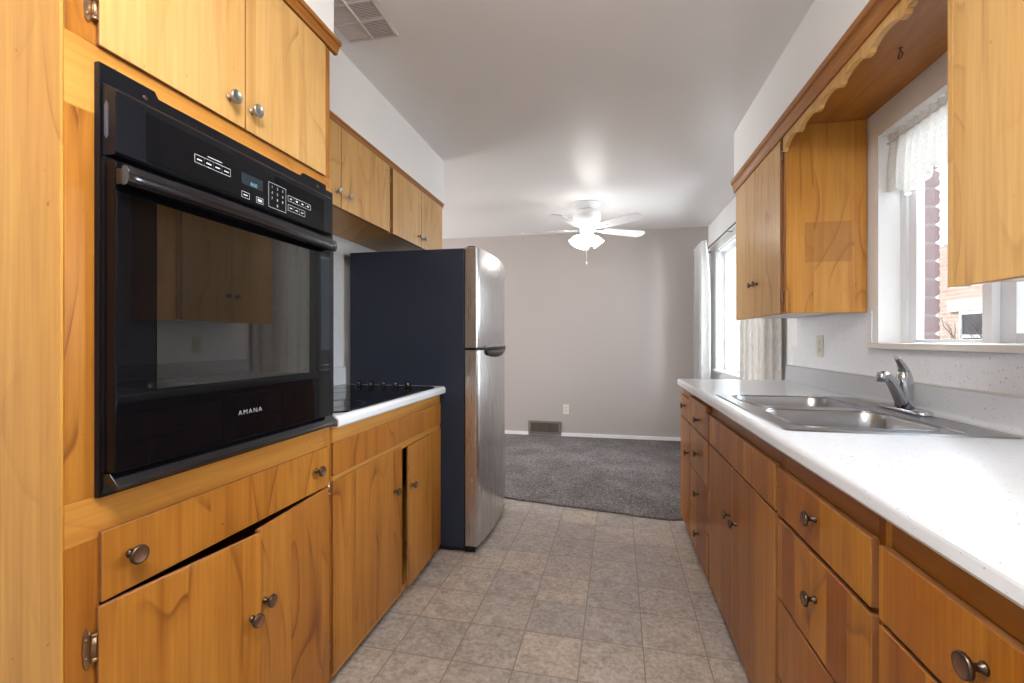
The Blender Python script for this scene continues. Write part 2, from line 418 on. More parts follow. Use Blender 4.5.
def tag(o, label, cat, group=None, kind=None):
    o['label'] = label; o['category'] = cat
    if group: o['group'] = group
    if kind: o['kind'] = kind
    return o
def thing(name, loc, label, cat, group=None):
    o = bpy.data.objects.new(name, None); COL.objects.link(o); o.location = loc; o.empty_display_size = .05
    return tag(o, label, cat, group)
def struct(o):
    o['kind'] = 'structure'; return o
def text(body, size, parent, origin, mat, xdir=(0, 1, 0), up=(0, 0, 1), spacing=1.0, depth=.0004, align='LEFT', name='lettering', thin=0.0, wide=1.0):
    c = bpy.data.curves.new(name, 'FONT'); c.body = body; c.size = size; c.extrude = depth; c.space_character = spacing; c.align_x = align; c.offset = -thin
    c.materials.append(MATS[mat])
    t = bpy.data.objects.new(name, c); COL.objects.link(t)
    me = bpy.data.meshes.new_from_object(t.evaluated_get(bpy.context.evaluated_depsgraph_get())); me.name = name
    bpy.data.objects.remove(t); bpy.data.curves.remove(c)
    o = bpy.data.objects.new(name, me); COL.objects.link(o)
    if not me.materials: me.materials.append(MATS[mat])
    x = Vector(xdir); u = Vector(up); z = x.cross(u)
    R = Matrix((x, u, z)).transposed().to_4x4() @ Matrix.Diagonal((wide, 1, 1, 1))
    org = Vector((0, 0, 0)); p = parent
    while p is not None: org += p.location; p = p.parent
    o.parent = parent
    o.matrix_local = Matrix.Translation(Vector(origin) - org) @ R
    return o

# ------------------------------------------------------------------ the room
XL, XR = -1.50, 1.09          # kitchen walls
YB = 5.55; ZC = 2.43
mb = MB(); mb.box(-1.62, 1.09, -2.5, 3.4, -.10, 0); struct(mb.build('floor', 'vinyl_tile'))
# carpet: its cut edge runs slightly askew
def cedge(x): return max(3.322 - .1765 * (x + .747), 3.15 if x > .44 else 0)
nx = 60; rows = []
top = []
for i in range(nx + 1):
    x = -4.3 + (1.09 + 4.3) * i / nx
    e = cedge(x) + .004 * math.sin(x * 23)
    top.append((x, e))
mb = MB()
rows = [[(x, e, .0) for x, e in top], [(x, e - .004, .008) for x, e in top], [(x, e + .006, .014) for x, e in top], [(x, e + .02, .016) for x, e in top], [(x, YB, .016) for x, e in top]]
mb.sheet(rows)
tag(mb.build('carpet', 'carpet_pile', loc=(0, 4.4, 0)), 'dark grey cut-pile carpet covering the dining area beyond the tile', 'carpet', kind='stuff')
mb = MB(); mb.box(-4.4, 1.25, 3.0, YB + .1, -.11, -.001); struct(mb.build('floor_dining', 'inside_wood'))
mb = MB(); mb.box(-4.5, 1.34, -2.6, YB + .12, ZC, ZC + .12); struct(mb.build('ceiling', 'ceiling_paint'))
mb = MB(); mb.box(-4.5, 1.33, YB, YB + .1, 0, ZC); struct(mb.build('wall_back', 'wall_taupe'))
mb = MB(); mb.box(XL - .12, XL, -2.5, 3.2, 0, ZC); struct(mb.build('wall_left', 'wall_white'))
mb = MB(); mb.box(-4.4, XL - .12, 3.1, 3.2, 0, ZC); struct(mb.build('wall_dining_front', 'wall_taupe'))
mb = MB(); mb.box(-4.4, -4.3, 3.2, 3.35, 0, ZC).box(-4.4, -4.3, 5.25, YB, 0, ZC).box(-4.4, -4.3, 3.35, 5.25, 0, .5).box(-4.4, -4.3, 3.35, 5.25, 2.3, ZC); struct(mb.build('wall_dining_left', 'wall_taupe'))
mb = MB(); mb.box(XL, -1.0, -2.6, -2.5, 0, ZC).box(.1, XR, -2.6, -2.5, 0, ZC).box(-1.0, .1, -2.6, -2.5, 2.05, ZC); struct(mb.build('wall_rear', 'wall_white'))
# right wall with the openings of the sink window and the dining window
K0, K1, KZ0, KZ1 = 1.325, 2.205, 1.148, 2.015
D0, D1, DZ0, DZ1 = 3.55, 5.08, .86, 2.07
mb = MB()
X0, X1 = XR, 1.235
for y0, y1, z0, z1 in ((-2.6, K0, 0, ZC), (K0, K1, 0, KZ0 - .036), (K0, K1, KZ1, ZC), (K1, D0, 0, ZC), (D0, D1, 0, DZ0), (D0, D1, DZ1, ZC), (D1, YB, 0, ZC)):
    mb.box(X0, X1, y0, y1, z0, z1)
struct(mb.build('wall_right', 'wall_white'))
mb = MB()
for y0, y1, z0, z1 in ((-2.6, K0, -.3, 2.6), (K0, K1 + .02, -.3, KZ0 - .03), (K0, K1 + .02, KZ1 + .03, 2.6), (K1 + .02, D0, -.3, 2.6), (D0, D1, -.3, DZ0), (D0, D1, DZ1, 2.6), (D1, YB + .1, -.3, 2.6)):
    mb.box(1.236, 1.30, y0, y1, z0, z1)
struct(mb.build('wall_exterior', 'brick_near'))
# brick edge of the window opening with mortar squeezed out of its joints
mb = MB()
z = KZ0 - .03; i = 0
while z < KZ1 + .02:
    mb.prism([(1.24, z), (1.307, z), (1.314, z + .006), (1.316, z + .02), (1.312, z + .034), (1.316, z + .048), (1.314, z + .057), (1.306, z + .062), (1.24, z + .062)], 'Y', K1 - .002, K1 + .10, 0)
    mb.prism([(1.24, z + .0621), (1.306, z + .0621), (1.300, z + .068), (1.306, z + .0739), (1.24, z + .0739)], 'Y', K1, K1 + .10, 1)
    z += .074
struct(mb.build('wall_exterior_brick_edge', ['brick_block', 'mortar']))
mb = MB(); mb.box(XL, -.895, .60, 1.392, 2.158, ZC); struct(mb.build('wall_soffit_left_tall', 'wall_white'))
mb = MB(); mb.box(XL, -1.150, 1.392, 3.128, 2.118, ZC); struct(mb.build('wall_soffit_left', 'wall_white'))
mb = MB(); mb.box(.752, XR, -.6, 3.075, 2.130, ZC); struct(mb.build('wall_soffit_right', 'wall_white'))
mb = MB()
for x0, x1 in ((-4.3, -.955), (-.555, 1.085)): mb.box(x0, x1, YB - .013, YB, .012, .056)
struct(mb.build('baseboard_back', 'trim_white', bevel=.003))
# laminate sheets on the walls above the counters
mb = MB(); mb.box(1.086, XR, -.6, 3.095, .88, KZ0 - .026).box(1.086, XR, K1 + .03, 3.03, KZ0 - .026, 1.285); struct(mb.build('wall_laminate_right', 'laminate_wall'))
mb = MB(); mb.box(XL, XL + .004, 1.405, 2.425, .88, 1.625); struct(mb.build('wall_laminate_left', 'laminate_wall'))

# crown strips where cabinets meet the soffits
def crown(name, x_face, sgn, y0, y1, z0, z1, mat='maple_trim', p=.022):
    h = z1 - z0
    pts = [(x_face - sgn * .006, z0), (x_face + sgn * p * .30, z0), (x_face + sgn * p * .36, z0 + h * .28), (x_face + sgn * p * .55, z0 + h * .45), (x_face + sgn * p * .62, z0 + h * .62), (x_face + sgn * p * .95, z0 + h * .70), (x_face + sgn * p, z1), (x_face - sgn * .006, z1)]
    m = MB(); m.prism(pts, 'Y', y0, y1)
    return struct(m.build(name, mat))
crown('trim_1', -.900, 1, .600, 1.412, 2.118, 2.158)
crown('trim_2', -1.158, 1, 1.405, 3.128, 2.092, 2.122, p=.016)
crown('trim_3', .756, -1, -.6, 3.072, 2.060, 2.134, p=.024)

# ------------------------------------------------------------------ hardware
def knob(parent, x, y, z, sgn, mats=('bronze', 'bronze_face'), r=.0165, tf=None):
    """Mushroom knob on a face that looks along sgn*X."""
    prof = [(.0085, 0), (.0075, .003), (.0052, .005), (.0052, .013), (.009, .0165), (r * .97, .0195), (r, .0225), (r * .95, .0255), (r * .80, .0258), (r * .72, .0245), (0.0, .0250)]
    m = MB(); m.lathe(prof, (x, y, z), (sgn, 0, 0), 20, mats=[0, 0, 0, 0, 0, 0, 0, 0, 1, 1], tf=tf)
    return m.build('knob', list(mats), parent)
def hinge(parent, x, y, z, sgn, h=.052, side=-1):
    """Surface leaf with pointed ends on the stile and a barrel at the door edge (side: towards the stile)."""
    m = MB()
    o = [(y + side * .004, z - h * .42), (y + side * .009, z - h * .55), (y + side * .014, z - h * .40), (y + side * .016, z), (y + side * .014, z + h * .40), (y + side * .009, z + h * .55), (y + side * .004, z + h * .42)]
    m.prism(o, 'X', x, x + sgn * .0025)
    m.tube([(x + sgn * .006, y, z - h * .32), (x + sgn * .006, y, z + h * .32)], .0042, 8)
    for k in (-.33, .33): m.tube([(x + sgn * .006, y, z + h * k - .003), (x + sgn * .006, y, z + h * k + .003)], .0052, 8)
    for k in (-.25, .25): m.lathe([(.0028, 0), (.002, .001), (0, .0012)], (x + sgn * .0025, y + side * .010, z + h * k), (sgn, 0, 0), 8)
    return m.build('hinge', 'brass', parent)
def door(parent, name, xf, sgn, y0, y1, z0, z1, mat, th=.0085, tf=None, lip=True):
    """Flat slab whose front is at xf (facing sgn*X)."""
    m = MB(); m.box(min(xf, xf - sgn * th), max(xf, xf - sgn * th), y0, y1, z0, z1, 1, tf=tf)
    m.m[1 if sgn > 0 else 0] = 0                                  # veneer on the front, darker plywood edges
    return m.build(name, [mat, 'wood_edge'], parent, bevel=.002)
def about(px, py, ang):
    return Matrix.Translation((px, py, 0)) @ Matrix.Rotation(ang, 4, 'Z') @ Matrix.Translation((-px, -py, 0))

FL, DL = -.906, -.897       # left face frame and door fronts
NK = ('nickel', 'nickel')
LK = ('bronze', 'bronze_face')
# ------------------------------------------------------------------ tall oven cabinet
oc = thing('oven_cabinet', (-1.2, 1.0, 0), 'tall honey wood cabinet with the black oven built into it', 'cabinet')
mb = MB(); mb.box(XL + .002, FL, .612, .6178, 0, 2.157).box(XL + .002, FL - .0192, .6178, .632, 0, 2.157); mb.build('end_panel', 'maple_panel', oc, bevel=.002)
mb = MB(); mb.box(XL + .002, FL - .0195, 1.369, 1.385, 0.0, 2.15); mb.build('side_panel', 'maple_panel', oc)
def framing(parent, name, mat, x0, x1, rects):
    for a, b, c_, d_ in rects:
        m = MB(); m.box(x0, x1, a, b, c_, d_); m.build(name, mat, parent, bevel=.0008)
framing(oc, 'stile', 'maple', FL - .019, FL, [(a, b, z0, z1) for z0, z1 in ((.03, .803), (.878, 1.565), (1.691, 2.115)) for a, b in ((.618, .6735), (1.345, 1.385))] + [(.995, 1.025, 1.691, 2.115)])
framing(oc, 'rail', 'maple_rail', FL - .019, FL, [(.618, 1.385, 1.565, 1.691), (.618, 1.385, .803, .878), (.618, 1.385, 2.115, 2.155)])
mb = MB(); mb.box(XL + .01, FL - .02, .633, 1.368, .045, .06).box(XL + .01, FL - .02, .633, 1.368, .83, .875).box(XL + .01, FL - .02, .633, 1.368, 1.67, 1.69).box(XL + .003, XL + .008, .633, 1.368, .045, 2.1)
mb.build('shelf', 'dark_void', oc)
mb = MB(); mb.box(XL + .05, FL - .055, .633, 1.368, 0, .044); mb.build('toe_kick', 'dark_void', oc)
for y0, y1, ky, hy, sd in ((.667, 1.009, .958, .662, -1), (1.012, 1.350, 1.030, None, 1)):
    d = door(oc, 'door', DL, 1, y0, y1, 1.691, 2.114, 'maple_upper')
    knob(d, DL, ky, 1.745, 1, NK)
    if hy: hinge(d, FL, hy, 1.752, 1)
d = door(oc, 'drawer', DL, 1, .671, 1.368, .685, .813, 'maple')
knob(d, DL, .722, .752, 1, LK, .018); knob(d, DL, 1.300, .750, 1, LK, .0165)
t1 = about(FL, .667, math.radians(-8.0)); t2 = about(FL, 1.366, math.radians(4.6))
d = door(oc, 'door', DL, 1, .667, 1.013, .05, .680, 'maple', tf=t1); knob(d, DL, .985, .480, 1, LK, .0165, tf=t1); hinge(d, FL, .660, .612, 1, .066)
d = door(oc, 'door', DL, 1, 1.017, 1.366, .05, .680, 'maple', tf=t2); knob(d, DL, 1.045, .487, 1, LK, .0165, tf=t2); hinge(d, FL, 1.3700, .672, 1, .05, 1); hinge(d, FL, 1.3700, .135, 1, .05, 1)

# ------------------------------------------------------------------ wall oven
ov = thing('wall_oven', (-1.1, 1.0, .876), 'black built-in wall oven with dark glass door set in wood cabinet', 'oven')
OX = -.862                                                           # front of door and control housing
mb = MB(); mb.box(-1.42, FL - .001, .69, 1.345, .880, 1.640); mb.build('oven_body', 'black_enamel', ov)
mb = MB()                                                            # mounting flange with two tabs
mb.prism([(.664, .876), (1.384, .876), (1.384, 1.645), (1.347, 1.645), (1.347, 1.660), (1.236, 1.660), (1.228, 1.648), (.777, 1.648), (.769, 1.660), (.664, 1.660)], 'X', FL + .0006, FL + .012)
f = mb.build('flange', 'black_enamel', ov, bevel=.001)
for y, z in ((.748, 1.636), (1.30, 1.640), (.674, 1.17), (1.372, 1.17)):
    mb = MB(); mb.lathe([(.005, 0), (.005, .002), (.003, .003), (0, .0028)], (FL + .012, y, z), (1, 0, 0), 10); mb.build('screw', 'bronze', f)
mb = MB()                                                            # control housing, sloped top edge
mb.prism([(FL + .012, 1.492), (OX - .004, 1.492), (OX, 1.497), (OX, 1.606), (OX - .006, 1.612), (FL + .012, 1.624)], 'Y', .668, 1.331)
cp = mb.build('control_panel', 'black_enamel', ov, bevel=.0015)
mb = MB(); mb.prism([(-.886, 1.528), (-.882, 1.522), (-.878, 1.528), (-.878, 1.582), (-.882, 1.590), (-.886, 1.582)], 'Y', .6668, .6679); mb.build('side_slot', 'oven_grey_edge', cp)
mb = MB(); mb.box(OX + .0002, OX + .0014, .724, 1.285, 1.500, 1.592); gp = mb.build('touch_panel', 'black_glass', ov)
gx = OX + .0015
def key(y0, y1, z0, z1, words=(), w=.0010):
    """A printed key outline with a word on it too small to read."""
    m = MB()
    m.box(gx, gx + .0002, y0, y1, z0, z0 + w).box(gx, gx + .0002, y0, y1, z1 - w, z1).box(gx, gx + .0002, y0, y0 + w, z0, z1).box(gx, gx + .0002, y1 - w, y1, z0, z1)
    for a, b, c_, d_ in words: m.box(gx, gx + .0002, a, b, c_, d_)
    m.build('touch_key', 'print_white', gp)
for i in range(4):
    key(.828 + .0237 * i, .8527 + .0237 * i, 1.538, 1.556, [(.834 + .0237 * i, .847 + .0237 * i, 1.545, 1.548)])
    key(1.121 + .0245 * i, 1.1465 + .0245 * i, 1.541, 1.557, [(1.129 + .0245 * i, 1.138 + .0245 * i, 1.547, 1.551)])
for i in range(3): key(1.121 + .024 * i, 1.146 + .024 * i, 1.515, 1.532, [(1.128 + .024 * i, 1.139 + .024 * i, 1.522, 1.525)])
key(.957, .982, 1.503, 1.518, [(.963, .976, 1.509, 1.512)]); key(1.004, 1.028, 1.503, 1.518, [(1.009, 1.023, 1.507, 1.514)])
key(1.047, 1.113, 1.505, 1.570)
mb = MB(); mb.box(gx, gx + .0002, .861, .900, 1.561, 1.563); mb.build('printed_line', 'print_white', gp)
for r, row in enumerate(('123', '456', '789', ' 0 ')):
    for c_, ch in enumerate(row):
        if ch != ' ': text(ch, .010, gp, (gx, 1.060 + .020 * c_, 1.5565 - .0150 * r), 'print_white', align='CENTER', depth=.0001, name='key_digit')
mb = MB(); mb.box(gx, gx + .0002, .957, 1.026, 1.536, 1.563); mb.build('display', 'display_blue', gp)
text('0:00', .013, gp, (gx + .0004, .985, 1.5385), 'print_teal', depth=.0001, name='clock_digits')
# side trims, door, handle, lower trim
for a, b in ((.667, .684), (1.330, 1.376)):
    mb = MB(); mb.box(FL + .0122, FL + .020, a, b, .921, 1.4905); mb.build('side_trim', 'black_enamel', ov)
mb = MB(); mb.box(FL + .0125, FL + .016, .684, 1.330, 1.480, 1.4915); mb.build('vent_slot', 'dark_void', ov)
mb = MB(); mb.box(FL + .021, OX, .668, 1.320, .921, 1.482)
dr = mb.build('oven_door', 'black_glass', ov, bevel=.003)
mb = MB(); mb.box(OX + .0001, OX + .0008, .745, 1.215, 1.065, 1.425); mb.build('window', 'oven_window', dr)
mb = MB()                                                            # bar handle, bowed slightly outwards, on two end posts
n = 24; secs = []
for i in range(n + 1):
    t = i / n; y = .664 + t * (1.306 - .664); bow = .010 * (1 - (2 * t - 1) ** 2)
    xo = OX + .024 + bow; zc = 1.452
    secs.append([(xo + a, y, zc + b_) for a, b_ in ((-.004, -.018), (.006, -.016), (.0105, -.006), (.0105, .006), (.006, .016), (-.004, .018), (-.008, .010), (-.008, -.010))])
k = len(secs[0])
mb.add([p for s_ in secs for p in s_], [(j * k + i, j * k + (i + 1) % k, (j + 1) * k + (i + 1) % k, (j + 1) * k + i) for j in range(n) for i in range(k)], 0, True)
mb.add(secs[0], [tuple(range(k))]); mb.add(secs[-1], [tuple(range(k))])
mb.box(OX + .0005, OX + .020, .668, .690, 1.438, 1.466).box(OX + .0005, OX + .020, 1.280, 1.302, 1.438, 1.466)
mb.build('handle', 'black_gloss', dr, bevel=.001)
lt = text('AMANA', .0165, dr, (OX + .0006, .948, .9805), 'print_white', spacing=1.30, depth=.0003, name='maker_lettering', thin=.0004, wide=1.12)
mb = MB(); mb.prism([(FL + .012, .919), (FL + .030, .919), (OX + .004, .899), (OX + .006, .893), (OX + .002, .889), (FL + .020, .900), (FL + .012, .880)], 'Y', .668, 1.352)
mb.build('lower_trim', 'black_gloss', ov, bevel=.001)

# ------------------------------------------------------------------ cooktop base cabinet, counter, cooktop
bc = thing('base_cabinet', (-1.2, 1.9, 0), 'honey wood base cabinet with two doors under the cooktop', 'cabinet')
mb = MB(); mb.box(XL + .002, FL - .0195, 1.3865, 1.402, .0, .868).box(XL + .002, FL - .0195, 2.398, 2.414, 0, .868).box(XL + .002, FL - .02, 1.402, 2.398, .045, .0595).box(XL + .0045, XL + .008, 1.402, 2.398, .06, .868); mb.build('carcass', 'maple_panel', bc)
framing(bc, 'stile', 'maple', FL - .019, FL, [(1.3865, 1.402, .03, .868), (1.905, 1.940, .06, .672), (2.388, 2.414, .03, .868)])
framing(bc, 'rail', 'maple_rail', FL - .019, FL, [(1.402, 2.388, .812, .868), (1.402, 2.388, .672, .715), (1.402, 2.388, .03, .06)])
mb = MB(); mb.box(XL + .05, FL - .055, 1.402, 2.398, 0, .044); mb.build('toe_kick', 'dark_void', bc)
door(bc, 'drawer_front', DL, 1, 1.3925, 2.400, .707, .817, 'maple')
d = door(bc, 'door', DL, 1, 1.3925, 1.912, .05, .690, 'maple'); knob(d, DL, 1.842, .513, 1, LK, .0155)
t3 = about(FL, 2.400, math.radians(2.6))
d = door(bc, 'door', DL, 1, 1.934, 2.400, .05, .684, 'maple', tf=t3); knob(d, DL, 1.972, .505, 1, LK, .0155, tf=t3)

def nose(xb, xf, sgn, zt, zb):
    """Counter profile (x, z): flat top, rolled front edge, drip at the bottom. xb back, xf front."""
    r = .017; pts = [(xb, zb), (xb, zt)]
    for i in range(7):
        a = PI / 2 * i / 6
        pts.append((xf - sgn * r + sgn * r * math.sin(a), zt - r + r * math.cos(a)))
    pts += [(xf, zb + .006), (xf - sgn * .004, zb), ]
    return pts
CL = thing('countertop', (-1.2, 1.9, .87), 'short white countertop with rounded front edge around the black cooktop', 'countertop')
mb = MB(); mb.prism(nose(XL + .03, -.874, 1, .908, .870), 'Y', 1.3875, 2.412, 0, cap=0)
mb.prism([(p[0] * .0 + q_, p[1]) if 0 else (q_, r_) for q_, r_ in [(-.913, .873), (-.913, .904), (-.895, .904), (-.884, .900), (-.878, .893), (-.877, .880), (-.880, .873)]], 'Y', 1.3862, 1.388, 1)
mb.build('slab', ['laminate', 'wood_edge'], CL)
mb = MB(); pts = [(XL + .005, .908), (XL + .027, .908), (XL + .027, 1.000), (XL + .022, 1.008), (XL + .005, 1.008)]
mb.prism(pts, 'Y', 1.3875, 2.412); mb.build('backsplash', 'laminate', CL, bevel=.004)

ct = thing('cooktop', (-1.16, 1.9, .908), 'black glass cooktop with five knobs set in white countertop', 'cooktop')
cx0, cx1, cy0, cy1, ch = -1.43, -.892, 1.435, 2.335, .035
mb = MB(); mb.prism([(cx0 + ch, cy0), (cx1 - ch, cy0), (cx1, cy0 + ch), (cx1, cy1 - ch), (cx1 - ch, cy1), (cx0 + ch, cy1), (cx0, cy1 - ch), (cx0, cy0 + ch)], 'Z', .9085, .9145)
mb.build('glass_top', 'cooktop_glass', ct, bevel=.001)
for x, y, r in ((-1.03, 1.62, .105), (-1.30, 1.62, .085), (-1.03, 2.05, .085), (-1.30, 2.05, .105)):
    mb = MB(); mb.lathe([(r, 0), (r, .0003), (r - .002, .0003), (r - .002, 0)], (x, y, .9146), (0, 0, 1), 40, caps=False); mb.build('burner_ring', 'burner_ring', ct)
for i in range(5):
    x = -1.315 + .0705 * i
    m = MB(); m.lathe([(.023, 0), (.023, .003), (.0165, .0045), (.0160, .020), (.0150, .0225), (.0, .0225)], (x, 2.275, .9146), (0, 0, 1), 20)
    m.box(x - .0045, x + .0045, 2.275 - .018, 2.275 + .018, .922, .942)
    m.build('control_knob', 'black_gloss', ct)

# ------------------------------------------------------------------ refrigerator
fr = thing('refrigerator', (-1.1, 2.8, 0), 'stainless top-freezer refrigerator with dark sides', 'refrigerator')
FY0, FY1, FXB, FXD = 2.422, 3.165, -1.455, -.766
mb = MB(); mb.box(FXB, FXD - .006, FY0, FY1, .03, 1.660); mb.build('case', 'fridge_side', fr, bevel=.004)
def fdoor(name, z0, z1):
    pts = [(FXD, FY0 + .002)]; n = 18
    a0, b0 = -.699, -.712
    pts.append((a0 - .004, FY0 + .001)); pts.append((a0 + .001, FY0 + .006))
    for i in range(1, n):
        t = i / n; pts.append((a0 + (b0 - a0) * t + .030 * (1 - (2 * t - 1) ** 2), FY0 + .006 + t * (FY1 - FY0 - .012)))
    pts += [(b0 + .001, FY1 - .006), (b0 - .004, FY1 - .001), (FXD, FY1 - .002)]
    m = MB()
    k = len(pts); vs = [(p[0], p[1], z0) for p in pts] + [(p[0], p[1], z1) for p in pts]
    for i in range(k): m.add([vs[i], vs[(i + 1) % k], vs[k + (i + 1) % k], vs[k + i]], [(0, 1, 2, 3)], 0, 2 <= i < k - 3)
    m.add(vs[:k], [tuple(range(k))]); m.add(vs[k:], [tuple(range(k))])
    return m.build(name, 'stainless_door', fr, bevel=.0025)
fz = fdoor('freezer_door', 1.118, 1.665); fd = fdoor('fridge_door', .040, 1.104)
mb = MB(); mb.box(FXD - .006, FXD - .0005, FY0 + .006, FY1 - .006, .05, 1.655); mb.build('gasket', 'black_plastic', fr)
def arc(y, off): 
    t = (y - FY0) / (FY1 - FY0); return -.699 - .013 * t + .030 * (1 - (2 * t - 1) ** 2) + off
def pocket(name, z0, z1, y0, y1, parent, mat, o=.006):
    m = MB(); n = 14; a = [y0 + (y1 - y0) * i / n for i in range(n + 1)]
    pts = [(arc(y, -.03), y) for y in a] + [(arc(y, o * math.sin(PI * min(1, max(0.15, .15 + i / n)))), y) for i, y in reversed(list(enumerate(a)))]
    m.prism(pts, 'Z', z0, z1); return m.build(name, mat, parent, bevel=.001)
mb = MB(); mb.box(FXD, -.705, FY0 + .004, FY1 - .004, 1.1045, 1.1175); mb.build('door_gap', 'black_plastic', fr)
mb = MB(); n = 18; Y0_, Y1_ = 2.54, 3.135; rows = []
for q_ in range(7):                                            # crescent-shaped recessed grip under the door gap
    f_ = q_ / 6; row = []
    for i in range(n + 1):
        t = i / n; y = Y0_ + (Y1_ - Y0_) * t; low = .046 * math.sin(PI * min(1, .12 + .88 * t)) ** .6
        row.append((arc(y, .0012 + .007 * math.sin(PI * f_)), y, 1.1030 - low * f_))
    rows.append(row)
mb.sheet(rows); mb.build('handle', 'black_plastic', fd, solid=.002)
mb = MB(); mb.prism([(arc(y, .0), y) for y in (2.53, 2.6, 2.7, 2.8, 2.9, 3.0, 3.1)] + [(arc(y, .010), y) for y in (3.1, 3.0, 2.9, 2.8, 2.7, 2.6, 2.53)], 'Z', 1.120, 1.128); mb.build('handle', 'nickel', fz)
mb = MB(); mb.lathe([(.011, -.004), (.011, .002), (.008, .0035), (0, .004)], (arc(3.08, .0), 3.08, 1.575), (1, 0, 0), 20); mb.build('badge', 'chrome', fz)
mb = MB(); mb.box(-.755, -.715, FY0 + .01, FY0 + .05, 1.665, 1.672); mb.build('hinge_cover', 'black_plastic', fr, bevel=.002)
mb = MB(); mb.box(FXB + .1, -.712, FY0 + .008, FY1 - .008, .008, .030); mb.build('kick_grille', 'black_plastic', fr, bevel=.003)
for y in (FY0 + .006, FY1 - .040):
    mb = MB(); mb.box(-.83, -.765, y, y + .034, 0, .010); mb.build('foot', 'nickel', fr)
    mb = MB(); mb.box(-1.40, -1.35, y, y + .034, 0, .030); mb.build('foot', 'black_plastic', fr)

# ------------------------------------------------------------------ wall cabinets on the left
UL = -1.150
def wall_cab(label, y0, y1, doors, z0=1.738, z1=2.093, knobs=(), hinges=()):
    t = thing('wall_cabinet', (-1.33, (y0 + y1) / 2, z0), label, 'cabinet', 'wall cabinets on the left wall')
    m = MB(); m.box(XL + .002, UL - .039, y0, y0 + .016, z0 + .006, z1 + .02).box(XL + .002, UL - .039, y1 - .016, y1, z0 + .006, z1 + .02).box(XL + .002, UL - .039, y0 + .016, y1 - .016, z0 + .006, z0 + .020).box(XL + .002, XL + .008, y0 + .016, y1 - .016, z0 + .02, z1 + .02)
    m.build('carcass', 'maple_panel', t)
    framing(t, 'stile', 'maple_upper', UL - .038, UL - .0195, [(y0, y0 + .03, z0 + .004, z1 + .02), (y1 - .03, y1, z0 + .004, z1 + .02)])
    framing(t, 'rail', 'maple_rail', UL - .038, UL - .0195, [(y0 + .03, y1 - .03, z1 - .03, z1 + .02), (y0 + .03, y1 - .03, z0 + .004, z0 + .03)])
    for (a, b), ky, hy in zip(doors, knobs, hinges):
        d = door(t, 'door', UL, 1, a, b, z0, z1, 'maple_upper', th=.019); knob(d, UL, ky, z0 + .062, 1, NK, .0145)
        if hy:
            for zz in (z0 + .05, z1 - .06): hinge(d, UL - .019, hy, zz, 1, .045, 1 if hy > b else -1)
wall_cab('wooden wall cabinet between tall oven cabinet and cabinet above the refrigerator', 1.405, 2.330, ((1.425, 1.846), (1.848, 2.305)), knobs=(1.805, 1.890), hinges=(None, 2.312))
wall_cab('wooden wall cabinet hung above the refrigerator, last before the dining area', 2.332, 3.110, ((2.345, 2.735), (2.737, 3.108)), knobs=(2.690, 2.770), hinges=(2.338, None))

# ------------------------------------------------------------------ right base cabinets
FR, DR = .464, .448
RZ0 = .05
def base_unit(label, y0, y1, fronts, far_end=False):
    """fronts: (kind, y0, y1, z0, z1, knob y or None, knob z)"""
    t = thing('base_cabinet', (.78, (y0 + y1) / 2, 0), label, 'cabinet', 'base cabinets under the sink counter')
    m = MB(); m.box(FR + .0205, 1.084, y0 + .0005, y0 + .0155, .0, .870).box(FR + .0205, 1.084, y1 - .0155, y1 - .0005, 0, .870).box(FR + .0205, 1.084, y0 + .016, y1 - .016, .045, .058)
    if far_end: m.box(FR + .0005, FR + .02, y1 - .0155, y1 - .0005, .03, .870)
    m.build('carcass', 'maple_panel', t)
    e = .018; board = any(f_[0] == 'board' for f_ in fronts)
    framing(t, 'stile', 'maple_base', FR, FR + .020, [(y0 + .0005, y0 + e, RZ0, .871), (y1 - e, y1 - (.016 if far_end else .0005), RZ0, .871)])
    framing(t, 'rail', 'maple_base_rail', FR, FR + .020, [(y0 + e, y1 - e, .851 if board else .812, .871), (y0 + e, y1 - e, RZ0, .07)] + [(y0 + e, y1 - e, zz - .020, zz + .010) for zz in sorted({f_[3] for f_ in fronts if .1 < f_[3] < .8})])
    m = MB(); m.box(FR + .06, 1.0, y0 + .016, y1 - .016, 0, .044); m.build('toe_kick', 'dark_void', t)
    m = MB(); m.box(1.076, 1.083, y0 + .016, y1 - .016, .06, .866); m.build('back_panel', 'inside_wood', t)
    for f_ in fronts:
        kind, a, b, z0, z1, ky, kz = f_
        if kind == 'board':
            m = MB(); m.box(DR - .010, FR + .30, y0 + .0185, y1 - .0185, z0, z1); m.build('cutting_board', 'maple_trim', t, bevel=.003); continue
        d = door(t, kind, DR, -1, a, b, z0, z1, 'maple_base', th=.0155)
        if ky is not None: knob(d, DR, ky, kz, -1, LK, .0165)
    return t
base_unit('wooden base cabinet at the far end with one small drawer over one narrow door', 2.772, 3.135,
          (('drawer', 2.780, 3.128, .690, .817, 2.955, .765), ('door', 2.780, 3.128, .05, .682, 2.830, .510)), True)
base_unit('wooden drawer cabinet with a pull-out cutting board above four drawers', 2.272, 2.771,
          (('board', 2.280, 2.770, .823, .850, None, 0), ('drawer', 2.292, 2.768, .691, .817, 2.53, .750), ('drawer', 2.292, 2.768, .468, .684, 2.53, .575), ('drawer', 2.292, 2.768, .253, .461, 2.53, .370), ('drawer', 2.292, 2.768, .05, .247, 2.53, .165)))
base_unit('wooden sink cabinet with two tall doors below a plain false drawer panel', 1.392, 2.271,
          (('false_front', 1.402, 2.266, .691, .817, None, 0), ('door', 1.402, 1.846, .05, .683, 1.802, .497), ('door', 1.850, 2.266, .05, .683, 1.895, .497)))
